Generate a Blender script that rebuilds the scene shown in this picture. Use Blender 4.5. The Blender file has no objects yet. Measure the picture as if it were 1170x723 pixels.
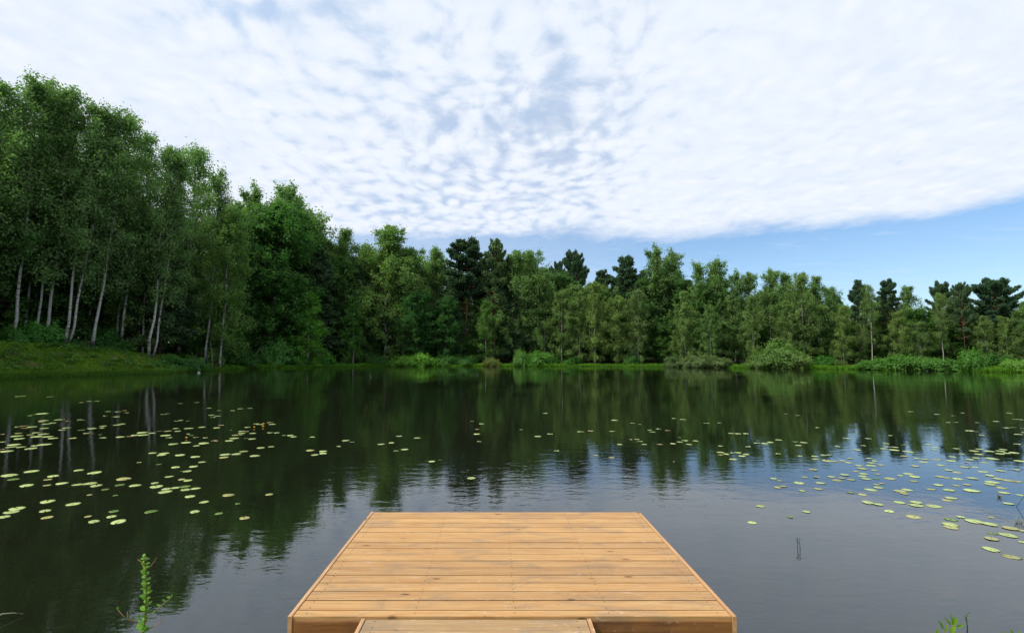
import bpy, math, random
import numpy as np
from mathutils import Vector, Matrix, Euler

# ------------------------------------------------------------------ scene, camera, light, exposure
scene = bpy.context.scene
col = scene.collection
R = math.radians
F, PX, PY = 585.0, 566.0, 361.0
CAMZ = 1.95
PITCH = math.atan(45 / 585.0)

cd = bpy.data.cameras.new('camera')
cam = bpy.data.objects.new('camera', cd)
col.objects.link(cam)
cd.sensor_width = 36.0
cd.lens = 18.0
cd.shift_x = (585.0 - PX) / 1170.0
cd.clip_start = 0.05
cd.clip_end = 6000
cam.location = (0, 0, CAMZ)
cam.rotation_euler = (R(90) + PITCH, 0, 0)
scene.camera = cam

scene.view_settings.view_transform = 'Standard'
scene.view_settings.look = 'None'
scene.view_settings.gamma = 1
scene.view_settings.use_curve_mapping = False
scene.view_settings.exposure = 0.25

SUN_EL, SUN_AZ = R(50), R(-108)          # azimuth clockwise from +Y
sl = bpy.data.lights.new('sun', 'SUN')
sl.energy = 3.1
sl.angle = R(7)
sl.color = (1.0, 0.95, 0.87)
so = bpy.data.objects.new('sun', sl)
col.objects.link(so)
sd = Vector((math.sin(SUN_AZ) * math.cos(SUN_EL), math.cos(SUN_AZ) * math.cos(SUN_EL), math.sin(SUN_EL)))
so.rotation_euler = sd.to_track_quat('Z', 'Y').to_euler()
so.location = (-60, 10, 80)


class NT:
    """small node-tree helper"""
    def __init__(s, tree):
        s.t = tree
        tree.nodes.clear()

    def n(s, typ, **kw):
        nd = s.t.nodes.new(typ)
        for k, v in kw.items():
            setattr(nd, k, v)
        return nd

    def put(s, inp, v):
        if isinstance(v, bpy.types.NodeSocket):
            s.t.links.new(v, inp)
        elif v is not None:
            inp.default_value = v

    def m(s, op, a, b=None, c=None, clamp=False):
        nd = s.n('ShaderNodeMath', operation=op, use_clamp=clamp)
        s.put(nd.inputs[0], a)
        if b is not None: s.put(nd.inputs[1], b)
        if c is not None: s.put(nd.inputs[2], c)
        return nd.outputs[0]

    def vec(s, x, y, z):
        nd = s.n('ShaderNodeCombineXYZ')
        for i, v in enumerate((x, y, z)): s.put(nd.inputs[i], v)
        return nd.outputs[0]

    def sep(s, v):
        nd = s.n('ShaderNodeSeparateXYZ')
        s.put(nd.inputs[0], v)
        return nd.outputs

    def scale(s, v, k):
        nd = s.n('ShaderNodeMapping')
        s.put(nd.inputs['Vector'], v)
        nd.inputs['Scale'].default_value = k
        return nd.outputs[0]

    def noise(s, v, scale, detail=3, rough=0.5, dist=0.0, color=False):
        nd = s.n('ShaderNodeTexNoise')
        s.put(nd.inputs['Vector'], v)
        nd.inputs['Scale'].default_value = scale
        nd.inputs['Detail'].default_value = detail
        nd.inputs['Roughness'].default_value = rough
        nd.inputs['Distortion'].default_value = dist
        return nd.outputs[1 if color else 0]

    def voro(s, v, scale, rnd=1.0, feature='F1', out=0):
        nd = s.n('ShaderNodeTexVoronoi', feature=feature)
        s.put(nd.inputs['Vector'], v)
        nd.inputs['Scale'].default_value = scale
        nd.inputs['Randomness'].default_value = rnd
        return nd.outputs[out]

    def step(s, v, a, b, lo=0.0, hi=1.0):
        nd = s.n('ShaderNodeMapRange', interpolation_type='SMOOTHSTEP')
        s.put(nd.inputs[0], v)
        s.put(nd.inputs[1], a); s.put(nd.inputs[2], b)
        nd.inputs[3].default_value = lo; nd.inputs[4].default_value = hi
        return nd.outputs[0]

    def mix(s, f, a, b, mode='MIX'):
        nd = s.n('ShaderNodeMix', data_type='RGBA', blend_type=mode)
        s.put(nd.inputs[0], f)
        for i, v in ((6, a), (7, b)):
            if isinstance(v, tuple) and len(v) == 3: v = (*v, 1)
            s.put(nd.inputs[i], v)
        return nd.outputs[2]


# world: Nishita sky with a layer of altocumulus laid out on a plane high above
world = bpy.data.worlds.new('World')
scene.world = world
world.use_nodes = True
N = NT(world.node_tree)
sky = N.n('ShaderNodeTexSky', sky_type='NISHITA')
sky.sun_disc = False
sky.sun_elevation = SUN_EL
sky.sun_rotation = SUN_AZ
sky.air_density = 1.0
sky.dust_density = 0.6
sky.ozone_density = 1.6
BG = 0.1
tc = N.n('ShaderNodeTexCoord')
sx, sy, sz = N.sep(tc.outputs['Generated'])
zz = N.m('MAXIMUM', sz, 0.02)
zz = N.m('ADD', zz, 0.08)               # the sheet curves down with the earth
u = N.m('DIVIDE', sx, zz)
v = N.m('DIVIDE', sy, zz)
P = N.vec(u, N.m('MULTIPLY', v, 0.8), 0.0)
warp = N.noise(P, 2.2, 2, 0.5, 0, True)
wv = N.n('ShaderNodeVectorMath', operation='MULTIPLY_ADD')
N.put(wv.inputs[0], warp); wv.inputs[1].default_value = (0.22, 0.22, 0); N.put(wv.inputs[2], P)
PW = wv.outputs[0]
vo = N.n('ShaderNodeTexVoronoi', feature='SMOOTH_F1')
N.put(vo.inputs['Vector'], PW); vo.inputs['Scale'].default_value = 14.0
vo.inputs['Smoothness'].default_value = 0.6
puff = N.m('SUBTRACT', 0.62, vo.outputs['Distance'])
cell = N.noise(PW, 11.0, 4, 0.58, 0.1)
low = N.noise(P, 0.8, 3, 0.55)
rot = N.n('ShaderNodeMapping'); N.put(rot.inputs['Vector'], PW)
rot.inputs['Rotation'].default_value = (0, 0, R(-24)); rot.inputs['Scale'].default_value = (1.3, 4.2, 1)
streak = N.noise(rot.outputs[0], 2.1, 4, 0.55, 0.3)

def blob(cx, cy, rx, ry):
    a = N.m('POWER', N.m('DIVIDE', N.m('SUBTRACT', u, cx), rx), 2)
    b = N.m('POWER', N.m('DIVIDE', N.m('SUBTRACT', v, cy), ry), 2)
    return N.m('EXPONENT', N.m('MULTIPLY', N.m('ADD', a, b), -1.0))

holes = N.m('ADD', blob(0.20, 1.95, 0.33, 0.55), N.m('MULTIPLY', blob(-0.60, 1.235, 0.20, 0.06), 1.3))
holes = N.m('ADD', holes, N.m('MULTIPLY', blob(-0.25, 2.6, 0.9, 0.6), 0.45))
solid = N.m('MAXIMUM', N.step(u, 0.30, 0.9), N.step(u, -0.5, -1.4))
d = N.m('ADD', N.m('MULTIPLY', puff, 1.0), N.m('MULTIPLY', N.m('SUBTRACT', cell, 0.5), 1.7))
d = N.m('ADD', d, N.m('MULTIPLY', N.m('SUBTRACT', low, 0.5), 1.0))
d = N.m('ADD', d, 0.64)
d = N.m('SUBTRACT', d, N.m('MULTIPLY', holes, 0.46))
d = N.m('ADD', d, N.m('MULTIPLY', solid, 0.42))
alpha = N.step(d, -0.08, 0.80, 0.50, 1.0)
# trailing edge of the cloud sheet
up = N.m('MAXIMUM', u, 0.0)
edge = N.m('SUBTRACT', 3.28, N.m('MULTIPLY', N.m('POWER', up, 4), 0.0255))
edge = N.m('ADD', edge, N.m('MULTIPLY', N.m('SUBTRACT', N.noise(P, 1.6, 6, 0.68), 0.5), 0.95))
em = N.step(N.m('SUBTRACT', edge, v), -0.08, 0.42)
alpha = N.m('MULTIPLY', alpha, em)
wisp = N.m('MULTIPLY', N.step(streak, 0.55, 0.8), 0.16)
haze_low = N.step(sz, 0.30, 0.0, 0.0, 0.22)
left = N.m('MULTIPLY', N.step(N.m('DIVIDE', u, N.m('MAXIMUM', v, 0.3)), 0.5, -0.2), 0.30)
alpha = N.m('MAXIMUM', alpha, N.m('ADD', wisp, N.m('ADD', haze_low, left)))
shade = N.m('ADD', N.m('MULTIPLY', N.step(streak, 0.28, 0.70), 0.38), N.m('MULTIPLY', N.step(cell, 0.32, 0.68), 0.34))
shade = N.m('ADD', shade, N.m('MULTIPLY', N.step(puff, 0.05, 0.5), 0.28))
k = 1.0 / BG
ccol = N.mix(shade, (0.65 * k, 0.725 * k, 0.84 * k), (0.79 * k, 0.82 * k, 0.875 * k))
skyb = N.mix(1.0, sky.outputs[0], N.mix(N.step(sz, 0.30, 0.60), (0.96, 1.18, 1.36), (1.75, 2.05, 1.95)), 'MULTIPLY')
fin = N.mix(alpha, skyb, ccol)
bg = N.n('ShaderNodeBackground')
N.put(bg.inputs[0], fin)
bg.inputs[1].default_value = BG
wo = N.n('ShaderNodeOutputWorld')
N.t.links.new(bg.outputs[0], wo.inputs[0])


# ------------------------------------------------------------------ helpers
def ray(px, py):
    x, y, z = (px - PX) / F, 1.0, -(py - PY) / F
    c, s = math.cos(PITCH), math.sin(PITCH)
    return x, y * c - z * s, y * s + z * c

def on_water(px, py, z=0.0):
    x, y, w = ray(px, py)
    t = (z - CAMZ) / w
    return x * t, y * t

def at(px, py, Y):
    x, y, w = ray(px, py)
    t = Y / y
    return x * t, Y, CAMZ + w * t

def px_of(x, y, z=0.0):
    c, s = math.cos(PITCH), math.sin(PITCH)
    dz = z - CAMZ
    dep = y * c + dz * s
    upv = -y * s + dz * c
    return PX + F * x / dep, PY - F * upv / dep

def tag(o, label=None, cat=None, group=None, kind=None):
    if label: o['label'] = label
    if cat: o['category'] = cat
    if group: o['group'] = group
    if kind: o['kind'] = kind
    return o

def empty(name, loc=(0, 0, 0), rot=(0, 0, 0)):
    o = bpy.data.objects.new(name, None)
    col.objects.link(o)
    o.location = loc
    o.rotation_euler = rot
    o.empty_display_size = 0.2
    return o

def mesh_obj(name, me, parent=None):
    o = bpy.data.objects.new(name, me)
    col.objects.link(o)
    if parent: o.parent = parent
    return o

def copy_tree(o, parent=None):
    c = o.copy()
    col.objects.link(c)
    c.parent = parent
    for ch in [x for x in o.children]:
        copy_tree(ch, c)
    return c

class MB:
    """collects verts and faces for one mesh"""
    def __init__(s):
        s.v = []; s.f = []; s.mi = []; s.at = []
    def face(s, idx, mi=0, a=0.5):
        s.f.append(idx); s.mi.append(mi); s.at.append(a)
    def box(s, x0, x1, y0, y1, z0, z1, mi=0, a=0.5, bev=0.0, side=None):
        b = len(s.v)
        if bev <= 0:
            s.v += [(x0, y0, z0), (x1, y0, z0), (x1, y1, z0), (x0, y1, z0), (x0, y0, z1), (x1, y0, z1), (x1, y1, z1), (x0, y1, z1)]
            for q in ((3, 2, 1, 0), (4, 5, 6, 7), (0, 1, 5, 4), (1, 2, 6, 5), (2, 3, 7, 6), (3, 0, 4, 7)):
                s.face([b + i for i in q], mi, a)
        else:
            e = bev
            for z, i in ((z0, 0), (z1 - e, 0), (z1, e)):
                s.v += [(x0 + i, y0 + i, z), (x1 - i, y0 + i, z), (x1 - i, y1 - i, z), (x0 + i, y1 - i, z)]
            s.face([b + 3, b + 2, b + 1, b], mi, a)
            s.face([b + 8, b + 9, b + 10, b + 11], mi, a)
            for L in (0, 4):
                for i in range(4):
                    j = (i + 1) % 4
                    s.face([b + L + i, b + L + j, b + L + 4 + j, b + L + 4 + i], side if (side is not None and L == 0) else mi, a)
    def tube(s, pts, rad, sides=6, mi=0, a=0.5, cap=True):
        b = len(s.v)
        pts = [Vector(p) for p in pts]
        for i, p in enumerate(pts):
            t = (pts[min(i + 1, len(pts) - 1)] - pts[max(i - 1, 0)])
            t = t.normalized() if t.length > 1e-9 else Vector((0, 0, 1))
            ref = Vector((1, 0, 0)) if abs(t.x) < 0.8 else Vector((0, 1, 0))
            e1 = t.cross(ref).normalized(); e2 = t.cross(e1)
            r = rad[i] if hasattr(rad, '__len__') else rad
            for k in range(sides):
                an = 2 * math.pi * k / sides
                q = p + e1 * (math.cos(an) * r) + e2 * (math.sin(an) * r)
                s.v.append((q.x, q.y, q.z))
        for i in range(len(pts) - 1):
            for k in range(sides):
                j = (k + 1) % sides
                s.face([b + i * sides + k, b + i * sides + j, b + (i + 1) * sides + j, b + (i + 1) * sides + k], mi, a)
        if cap:
            s.face([b + k for k in range(sides)][::-1], mi, a)
            s.face([b + (len(pts) - 1) * sides + k for k in range(sides)], mi, a)
    def build(s, name, mats, smooth=False):
        me = bpy.data.meshes.new(name)
        me.from_pydata(s.v, [], s.f)
        for m in (mats if isinstance(mats, (list, tuple)) else [mats]): me.materials.append(m)
        me.polygons.foreach_set('material_index', s.mi)
        if smooth: me.polygons.foreach_set('use_smooth', [True] * len(s.f))
        at_ = me.attributes.new('vary', 'FLOAT', 'FACE')
        at_.data.foreach_set('value', s.at)
        me.update()
        return me

def quads_mesh(name, V, mat, vary):
    """V: (n,4,3) array of quads -> one mesh"""
    n = len(V)
    me = bpy.data.meshes.new(name)
    me.vertices.add(n * 4)
    me.vertices.foreach_set('co', V.astype(np.float32).ravel())
    me.loops.add(n * 4)
    me.loops.foreach_set('vertex_index', np.arange(n * 4, dtype=np.int32))
    me.polygons.add(n)
    me.polygons.foreach_set('loop_start', np.arange(0, n * 4, 4, dtype=np.int32))
    me.polygons.foreach_set('loop_total', np.full(n, 4, dtype=np.int32))
    me.materials.append(mat)
    a = me.attributes.new('vary', 'FLOAT', 'FACE')
    a.data.foreach_set('value', vary.astype(np.float32))
    me.update(calc_edges=True)
    return me

def norm(a):
    return a / np.maximum(np.linalg.norm(a, axis=-1, keepdims=True), 1e-9)

def leaf_quads(C, Nrm, L, W, rng, tdir=None):
    """rhombus leaves at centres C with normals Nrm"""
    n = len(C)
    t = rng.normal(size=(n, 3)) if tdir is None else tdir
    t = norm(t - (t * Nrm).sum(1, keepdims=True) * Nrm)
    b = np.cross(Nrm, t)
    L = (np.ones(n) * L)[:, None] * 0.5; W = (np.ones(n) * W)[:, None] * 0.5
    fold = Nrm * W * 0.25
    return np.stack([C - t * L, C + b * W + fold - t * L * .15, C + t * L, C - b * W + fold - t * L * .15], 1)

# ------------------------------------------------------------------ materials
def mat(name):
    m = bpy.data.materials.new(name)
    m.use_nodes = True
    return m, NT(m.node_tree)

def finish(N_, shader, disp=None):
    o = N_.n('ShaderNodeOutputMaterial')
    N_.t.links.new(shader, o.inputs[0])

def principled(N_, base, rough=0.6, spec=0.5, normal=None, ior=None):
    p = N_.n('ShaderNodeBsdfPrincipled')
    if isinstance(base, tuple) and len(base) == 3: base = (*base, 1)
    N_.put(p.inputs['Base Color'], base)
    N_.put(p.inputs['Roughness'], rough)
    p.inputs['Specular IOR Level'].default_value = spec
    if ior: p.inputs['IOR'].default_value = ior
    if normal is not None: N_.put(p.inputs['Normal'], normal)
    return p

def bump(N_, h, strength=0.3, dist=0.01):
    b = N_.n('ShaderNodeBump')
    N_.put(b.inputs['Height'], h)
    N_.put(b.inputs['Strength'], strength)
    b.inputs['Distance'].default_value = dist
    return b.outputs[0]

def foliage(name, lo, hi, trans=0.35, usecol=True):
    m, n = mat(name)
    a = n.n('ShaderNodeAttribute', attribute_name='vary').outputs['Fac']
    c = n.mix(a, lo, hi)
    if usecol:
        oi = n.n('ShaderNodeObjectInfo')
        c = n.mix(1.0, c, oi.outputs['Color'], 'MULTIPLY')
    p = principled(n, c, 0.62, 0.18)
    t = n.n('ShaderNodeBsdfTranslucent')
    n.put(t.inputs[0], n.mix(1.0, c, (1.15, 1.45, 0.6), 'MULTIPLY'))
    mx = n.n('ShaderNodeMixShader')
    mx.inputs[0].default_value = trans
    n.t.links.new(p.outputs[0], mx.inputs[1]); n.t.links.new(t.outputs[0], mx.inputs[2])
    finish(n, mx.outputs[0])
    return m

M = {}
M['birch_leaf'] = foliage('birch_leaf', (0.112, 0.186, 0.074), (0.275, 0.375, 0.155), 0.47)
M['broad_leaf'] = foliage('broad_leaf', (0.060, 0.132, 0.044), (0.150, 0.270, 0.085), 0.45)
M['needle'] = foliage('needle', (0.045, 0.088, 0.048), (0.115, 0.185, 0.090), 0.25)
M['willow_leaf'] = foliage('willow_leaf', (0.10, 0.155, 0.060), (0.23, 0.31, 0.13), 0.4)
M['grass_blade'] = foliage('grass_blade', (0.065, 0.150, 0.020), (0.190, 0.310, 0.045), 0.35)
M['weed_leaf'] = foliage('weed_leaf', (0.06, 0.16, 0.03), (0.16, 0.30, 0.07), 0.3)
M['sprig_leaf'] = foliage('sprig_leaf', (0.10, 0.24, 0.03), (0.22, 0.40, 0.05), 0.35)

def m_birch_bark():
    m, n = mat('birch_bark')
    tcn = n.n('ShaderNodeTexCoord')
    o = tcn.outputs['Object']
    g = n.sep(tcn.outputs['Generated'])[2]
    marks = n.noise(n.scale(o, (2.5, 2.5, 9.0)), 1.0, 4, 0.65)
    big = n.noise(n.scale(o, (1.2, 1.2, 1.6)), 1.0, 3, 0.6)
    dark = n.step(marks, 0.56, 0.63)
    dark = n.m('MAXIMUM', dark, n.step(n.m('ADD', big, n.m('MULTIPLY', g, -2.2)), 0.30, 0.50))
    dark = n.m('MAXIMUM', dark, n.step(g, 0.55, 0.95, 0, 0.75))
    c = n.mix(n.noise(o, 1.4, 3, 0.6), (0.32, 0.31, 0.295), (0.54, 0.53, 0.51))
    c = n.mix(dark, c, (0.035, 0.031, 0.028))
    finish(n, principled(n, c, 0.75, 0.2).outputs[0])
    return m
def m_limb():
    m, n = mat('limb_bark')
    o = n.n('ShaderNodeTexCoord').outputs['Object']
    finish(n, principled(n, n.mix(n.noise(o, 3, 3, 0.6), (0.035, 0.028, 0.022), (0.13, 0.11, 0.09)), 0.85, 0.1).outputs[0])
    return m
def m_pine_bark():
    m, n = mat('pine_bark')
    tcn = n.n('ShaderNodeTexCoord')
    g = n.sep(tcn.outputs['Generated'])[2]
    w = n.noise(n.scale(tcn.outputs['Object'], (4, 4, 1.4)), 1.6, 4, 0.6)
    up_ = n.step(n.m('ADD', g, n.m('MULTIPLY', n.m('SUBTRACT', w, .5), 0.35)), 0.22, 0.5)
    c = n.mix(up_, (0.075, 0.052, 0.042), (0.25, 0.125, 0.065))
    c = n.mix(n.step(w, 0.5, 0.66), c, n.mix(1.0, c, (0.45, 0.42, 0.4), 'MULTIPLY'))
    finish(n, principled(n, c, 0.85, 0.15).outputs[0])
    return m
M['birch_bark'] = m_birch_bark(); M['limb_bark'] = m_limb(); M['pine_bark'] = m_pine_bark()

def m_ground():
    m, n = mat('ground_mat')
    o = n.n('ShaderNodeTexCoord').outputs['Object']
    a = n.noise(o, 0.35, 5, 0.6); b = n.noise(o, 2.5, 4, 0.65)
    c = n.mix(n.step(a, 0.35, 0.62), (0.040, 0.075, 0.014), (0.075, 0.125, 0.022))
    c = n.mix(n.step(b, 0.42, 0.60, 0, 0.85), c, (0.085, 0.060, 0.032))
    z = n.sep(o)[2]
    c = n.mix(n.step(z, 0.10, -0.08), c, (0.030, 0.024, 0.014))
    finish(n, principled(n, c, 0.95, 0.1, bump(n, b, 0.6, 0.1)).outputs[0])
    return m
M['ground'] = m_ground()

def m_water():
    m, n = mat('water_mat')
    o = n.n('ShaderNodeTexCoord').outputs['Object']
    patch = n.step(n.noise(n.scale(o, (0.5, 1.0, 1)), 0.16, 3, 0.6, 0.4), 0.38, 0.66, 0.25, 1.0)
    w1 = n.noise(n.scale(o, (0.75, 1.5, 1)), 3.2, 3, 0.55, 0.5)
    w2 = n.noise(n.scale(o, (0.8, 1.4, 1)), 12.0, 2, 0.5, 0.3)
    w0 = n.noise(n.scale(o, (0.5, 0.9, 1)), 0.8, 2, 0.5)
    h = n.m('ADD', n.m('MULTIPLY', w1, 1.0), n.m('MULTIPLY', w2, 0.20))
    h = n.m('ADD', h, n.m('MULTIPLY', w0, 0.9))
    h = n.m('MULTIPLY', h, patch)
    murk = n.mix(n.noise(o, 0.12, 2, 0.5), (0.006, 0.010, 0.005), (0.012, 0.013, 0.006))
    p = principled(n, murk, 0.015, 0.5, bump(n, h, 1.0, 0.0046), ior=1.75)
    p.inputs['Specular Tint'].default_value = (0.70, 0.83, 1.0, 1)
    finish(n, p.outputs[0])
    return m
M['water'] = m_water()

def m_wood(name, pale, deep, stain, amt):
    """pine boards running along X; 'vary' differs per board"""
    m, n = mat(name)
    o = n.n('ShaderNodeTexCoord').outputs['Object']
    a = n.n('ShaderNodeAttribute', attribute_name='vary').outputs['Fac']
    x, y, z = n.sep(o)
    off = n.m('MULTIPLY', a, 37.0)
    q = n.vec(n.m('ADD', x, off), y, n.m('ADD', z, off))
    grain = n.noise(n.scale(q, (1.1, 26, 26)), 1.5, 4, 0.6, 1.2)
    fine = n.noise(n.scale(q, (5, 150, 150)), 1.0, 2, 0.5)
    # knots: sparse cells squeezed along the board
    kn = n.n('ShaderNodeTexVoronoi', feature='F1'); n.put(kn.inputs['Vector'], n.scale(q, (2.6, 7.2, 7.2)))
    kn.inputs['Scale'].default_value = 1.0
    kd = kn.outputs['Distance']; kc = n.sep(kn.outputs['Color'])[0]
    pick = n.step(kc, 0.25, 0.35)
    knot = n.m('MULTIPLY', n.step(kd, 0.115, 0.05), pick)
    halo = n.m('MULTIPLY', n.step(kd, 0.42, 0.10), pick)
    c = n.mix(n.step(grain, 0.3, 0.7), deep, pale)
    c = n.mix(n.m('MULTIPLY', halo, 0.38), c, deep)
    c = n.mix(n.step(fine, 0.5, 0.75, 0, 0.35), c, stain)
    blot = n.noise(n.scale(o, (1.5, 3.2, 3.2)), 1.6, 5, 0.65, 0.6)
    c = n.mix(n.step(blot, 0.46, 0.70, 0, amt), c, stain)
    c = n.mix(n.m('MULTIPLY', knot, 0.85), c, (0.085, 0.042, 0.018))
    scr = n.noise(n.scale(o, (3.5, 9, 9)), 2.0, 3, 0.7, 2.0)
    c = n.mix(n.step(scr, 0.62, 0.70, 0, 0.6), c, (0.58, 0.47, 0.33))
    kr = n.noise(n.scale(q, (6, 14, 14)), 1.6, 4, 0.7, 1.5)
    c = n.mix(n.step(kr, 0.66, 0.72, 0, 0.7), c, (0.17, 0.115, 0.07))
    br = n.m('MULTIPLY_ADD', a, 0.30, 0.78)
    c = n.mix(1.0, c, n.vec(br, br, n.m('MULTIPLY_ADD', a, 0.24, 0.86)), 'MULTIPLY')
    rough = n.m('MULTIPLY_ADD', grain, 0.25, 0.42)
    finish(n, principled(n, c, rough, 0.35, bump(n, n.m('ADD', grain, n.m('MULTIPLY', fine, .5)), 0.35, 0.002)).outputs[0])
    return m
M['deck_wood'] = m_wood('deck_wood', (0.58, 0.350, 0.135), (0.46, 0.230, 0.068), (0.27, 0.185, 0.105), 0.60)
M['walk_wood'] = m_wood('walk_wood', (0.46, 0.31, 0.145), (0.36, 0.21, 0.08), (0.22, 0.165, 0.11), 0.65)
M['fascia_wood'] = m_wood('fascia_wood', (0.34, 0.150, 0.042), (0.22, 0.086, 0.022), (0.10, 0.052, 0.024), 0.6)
M['trim_wood'] = m_wood('trim_wood', (0.60, 0.36, 0.17), (0.46, 0.24, 0.09), (0.28, 0.17, 0.09), 0.35)

def m_plain(name, c, rough=0.6, spec=0.4, c2=None, sc=5):
    m, n = mat(name)
    o = n.n('ShaderNodeTexCoord').outputs['Object']
    cc = n.mix(n.noise(o, sc, 3, 0.6), c, c2 or tuple(x * 0.7 for x in c))
    finish(n, principled(n, cc, rough, spec).outputs[0])
    return m
M['screw'] = m_plain('screw_metal', (0.06, 0.05, 0.04), 0.5)
M['gap_shade_wood'] = m_plain('gap_shade_wood', (0.055, 0.028, 0.012), 0.9, 0.1)  # board side faces: shade of the gaps painted in as near-black brown
M['dead_wood'] = m_plain('dead_wood', (0.30, 0.28, 0.25), 0.85, 0.1, (0.13, 0.12, 0.10), 6)
M['dark_wood'] = m_plain('dark_wood', (0.10, 0.06, 0.03), 0.8)
M['stem'] = m_plain('stem_mat', (0.13, 0.12, 0.035), 0.6, 0.3, (0.16, 0.07, 0.03), 12)
M['dry_stem'] = m_plain('dry_stem_mat', (0.38, 0.24, 0.12), 0.8, 0.2, (0.22, 0.10, 0.05), 20)
M['reed'] = m_plain('reed_mat', (0.05, 0.11, 0.03), 0.5, 0.4)
M['reed_dry'] = m_plain('reed_dry_mat', (0.26, 0.27, 0.15), 0.6, 0.3)
M['stone'] = m_plain('stone_mat', (0.55, 0.54, 0.52), 0.8, 0.3)
M['petal'] = m_plain('petal_mat', (0.80, 0.42, 0.015), 0.5, 0.3)

def m_pad(name, c1, c2, edge_c):
    m, n = mat(name)
    o = n.n('ShaderNodeTexCoord').outputs['Object']
    oi = n.n('ShaderNodeObjectInfo')
    rnd = oi.outputs['Random']
    sh = n.n('ShaderNodeVectorMath', operation='ADD'); n.put(sh.inputs[0], o); n.put(sh.inputs[1], n.vec(n.m('MULTIPLY', rnd, 40), 0, 0))
    s = n.noise(sh.outputs[0], 2.2, 4, 0.65)
    c = n.mix(n.step(s, 0.35, 0.65), c1, c2)
    sp = n.noise(sh.outputs[0], 9, 3, 0.6)
    c = n.mix(n.step(sp, 0.64, 0.70, 0, 0.6), c, edge_c)
    xx, yy, _ = n.sep(o)
    rr = n.m('SQRT', n.m('ADD', n.m('MULTIPLY', xx, xx), n.m('MULTIPLY', yy, yy)))
    c = n.mix(n.step(n.m('ADD', rr, n.m('MULTIPLY', s, 0.3)), 0.98, 1.12, 0, 0.55), c, edge_c)
    v_ = n.m('MULTIPLY_ADD', rnd, 0.35, 0.82)
    c = n.mix(1.0, c, n.vec(v_, v_, v_), 'MULTIPLY')
    finish(n, principled(n, c, 0.38, 0.5).outputs[0])
    return m
M['pad_p'] = m_pad('pad_pale', (0.44, 0.52, 0.20), (0.34, 0.45, 0.12), (0.42, 0.34, 0.10))
M['pad_y'] = m_pad('pad_yellowing', (0.36, 0.40, 0.12), (0.32, 0.29, 0.09), (0.24, 0.14, 0.04))
M['pad_g'] = m_pad('pad_green', (0.085, 0.17, 0.018), (0.13, 0.23, 0.03), (0.14, 0.12, 0.02))

# ------------------------------------------------------------------ the land and the water
CX, CY = 5.0, 45.0
shore_pts = [(-42.9, 44.3), (-40.6, 51), (-36.5, 57.5), (-37.8, 70), (-38.2, 81), (-27, 95), (-10.7, 95.5), (5.5, 95), (21.8, 95),
             (39.3, 81), (50, 76), (56, 67), (63, 61), (66, 45), (58, 25), (40, 12), (20, 5.6), (8, 3.6), (0, 3.42), (-8, 4.2), (-20, 7.5), (-34, 16), (-42, 30)]
_a = np.array([math.atan2(y - CY, x - CX) for x, y in shore_pts]); _r = np.array([math.hypot(x - CX, y - CY) for x, y in shore_pts])
_o = np.argsort(_a); _a = _a[_o]; _r = _r[_o]
TA = np.linspace(-math.pi, math.pi, 1440, endpoint=False)
TR = np.interp(TA, _a, _r, period=2 * math.pi)
kw = 13
TR = np.convolve(np.concatenate([TR[-kw:], TR, TR[:kw]]), np.ones(2 * kw + 1) / (2 * kw + 1), 'valid')
TR += 0.35 * np.sin(TA * 37) * (np.sin(TA * 3 + 1) * .5 + .5) * (np.sin(TA) > -0.75) + 0.2 * np.sin(TA * 71 + 2) * (np.sin(TA) > -0.75)

def shoreR(th): return np.interp(th, TA, TR, period=2 * math.pi)
def sstep(a, b, x):
    t = np.clip((x - a) / (b - a), 0, 1); return t * t * (3 - 2 * t)
def ground_z(x, y):
    x = np.asarray(x, float); y = np.asarray(y, float)
    th = np.arctan2(y - CY, x - CX)
    D = np.hypot(x - CX, y - CY) - shoreR(th)
    side = x / np.maximum(y, 1.0)                       # how far to the left of the pond
    zb = np.interp(side, [-1.6, -0.97, -0.84, -0.67, -0.56, -0.42, 9], [3.2, 3.1, 2.9, 2.0, 1.3, 0.45, 0.35])
    zb = 0.28 + (zb - 0.28) * sstep(12, 38, y)
    out = 0.06 + zb * sstep(-1.0, 8.0, D) - zb * sstep(-1.0, 8.0, 0.0) + 0.045 * np.maximum(D - 6, 0) * np.exp(-np.maximum(D - 6, 0) / 160)
    out = out + (0.10 * np.sin(x * 0.8 + 1) * np.sin(y * 0.63) + 0.05 * np.sin(x * 1.9) * np.sin(y * 2.1 + .5)) * sstep(0.5, 4, D) * (0.3 + zb / 3)
    z = np.where(D > 0, out, 0.06 + D * 0.35)
    return np.maximum(z, -1.6), D

rings = [-42, -20, -10, -5, -3, -2, -1.2, -.7, -.4, -.2, 0, .2, .5, .9, 1.4, 2, 2.7, 3.5, 4.4, 5.4, 6.5, 8, 10, 13, 17, 22, 30, 45, 70, 120, 220, 450, 900, 2500]
na = 1440
V = []; Fc = []
rr_ = np.array(rings)
for i, dd in enumerate(rings):
    rad = np.maximum(TR + dd, 0.5 + i * 0.1)
    xs = CX + rad * np.cos(TA); ys = CY + rad * np.sin(TA)
    zs, _ = ground_z(xs, ys)
    V.append(np.stack([xs, ys, zs], 1))
V = np.concatenate(V)
idx = np.arange(na); nx = (idx + 1) % na
quads = np.concatenate([np.stack([i * na + idx, (i + 1) * na + idx, (i + 1) * na + nx, i * na + nx], 1) for i in range(len(rings) - 1)])
me = bpy.data.meshes.new('ground')
me.from_pydata(V.tolist(), [], quads.tolist() + [list(range(na))])
me.materials.append(M['ground'])
me.polygons.foreach_set('use_smooth', [True] * len(me.polygons))
tag(mesh_obj('ground', me), 'grassy ground around the pond, rising to a bank on the left', None, None, 'structure')

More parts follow.
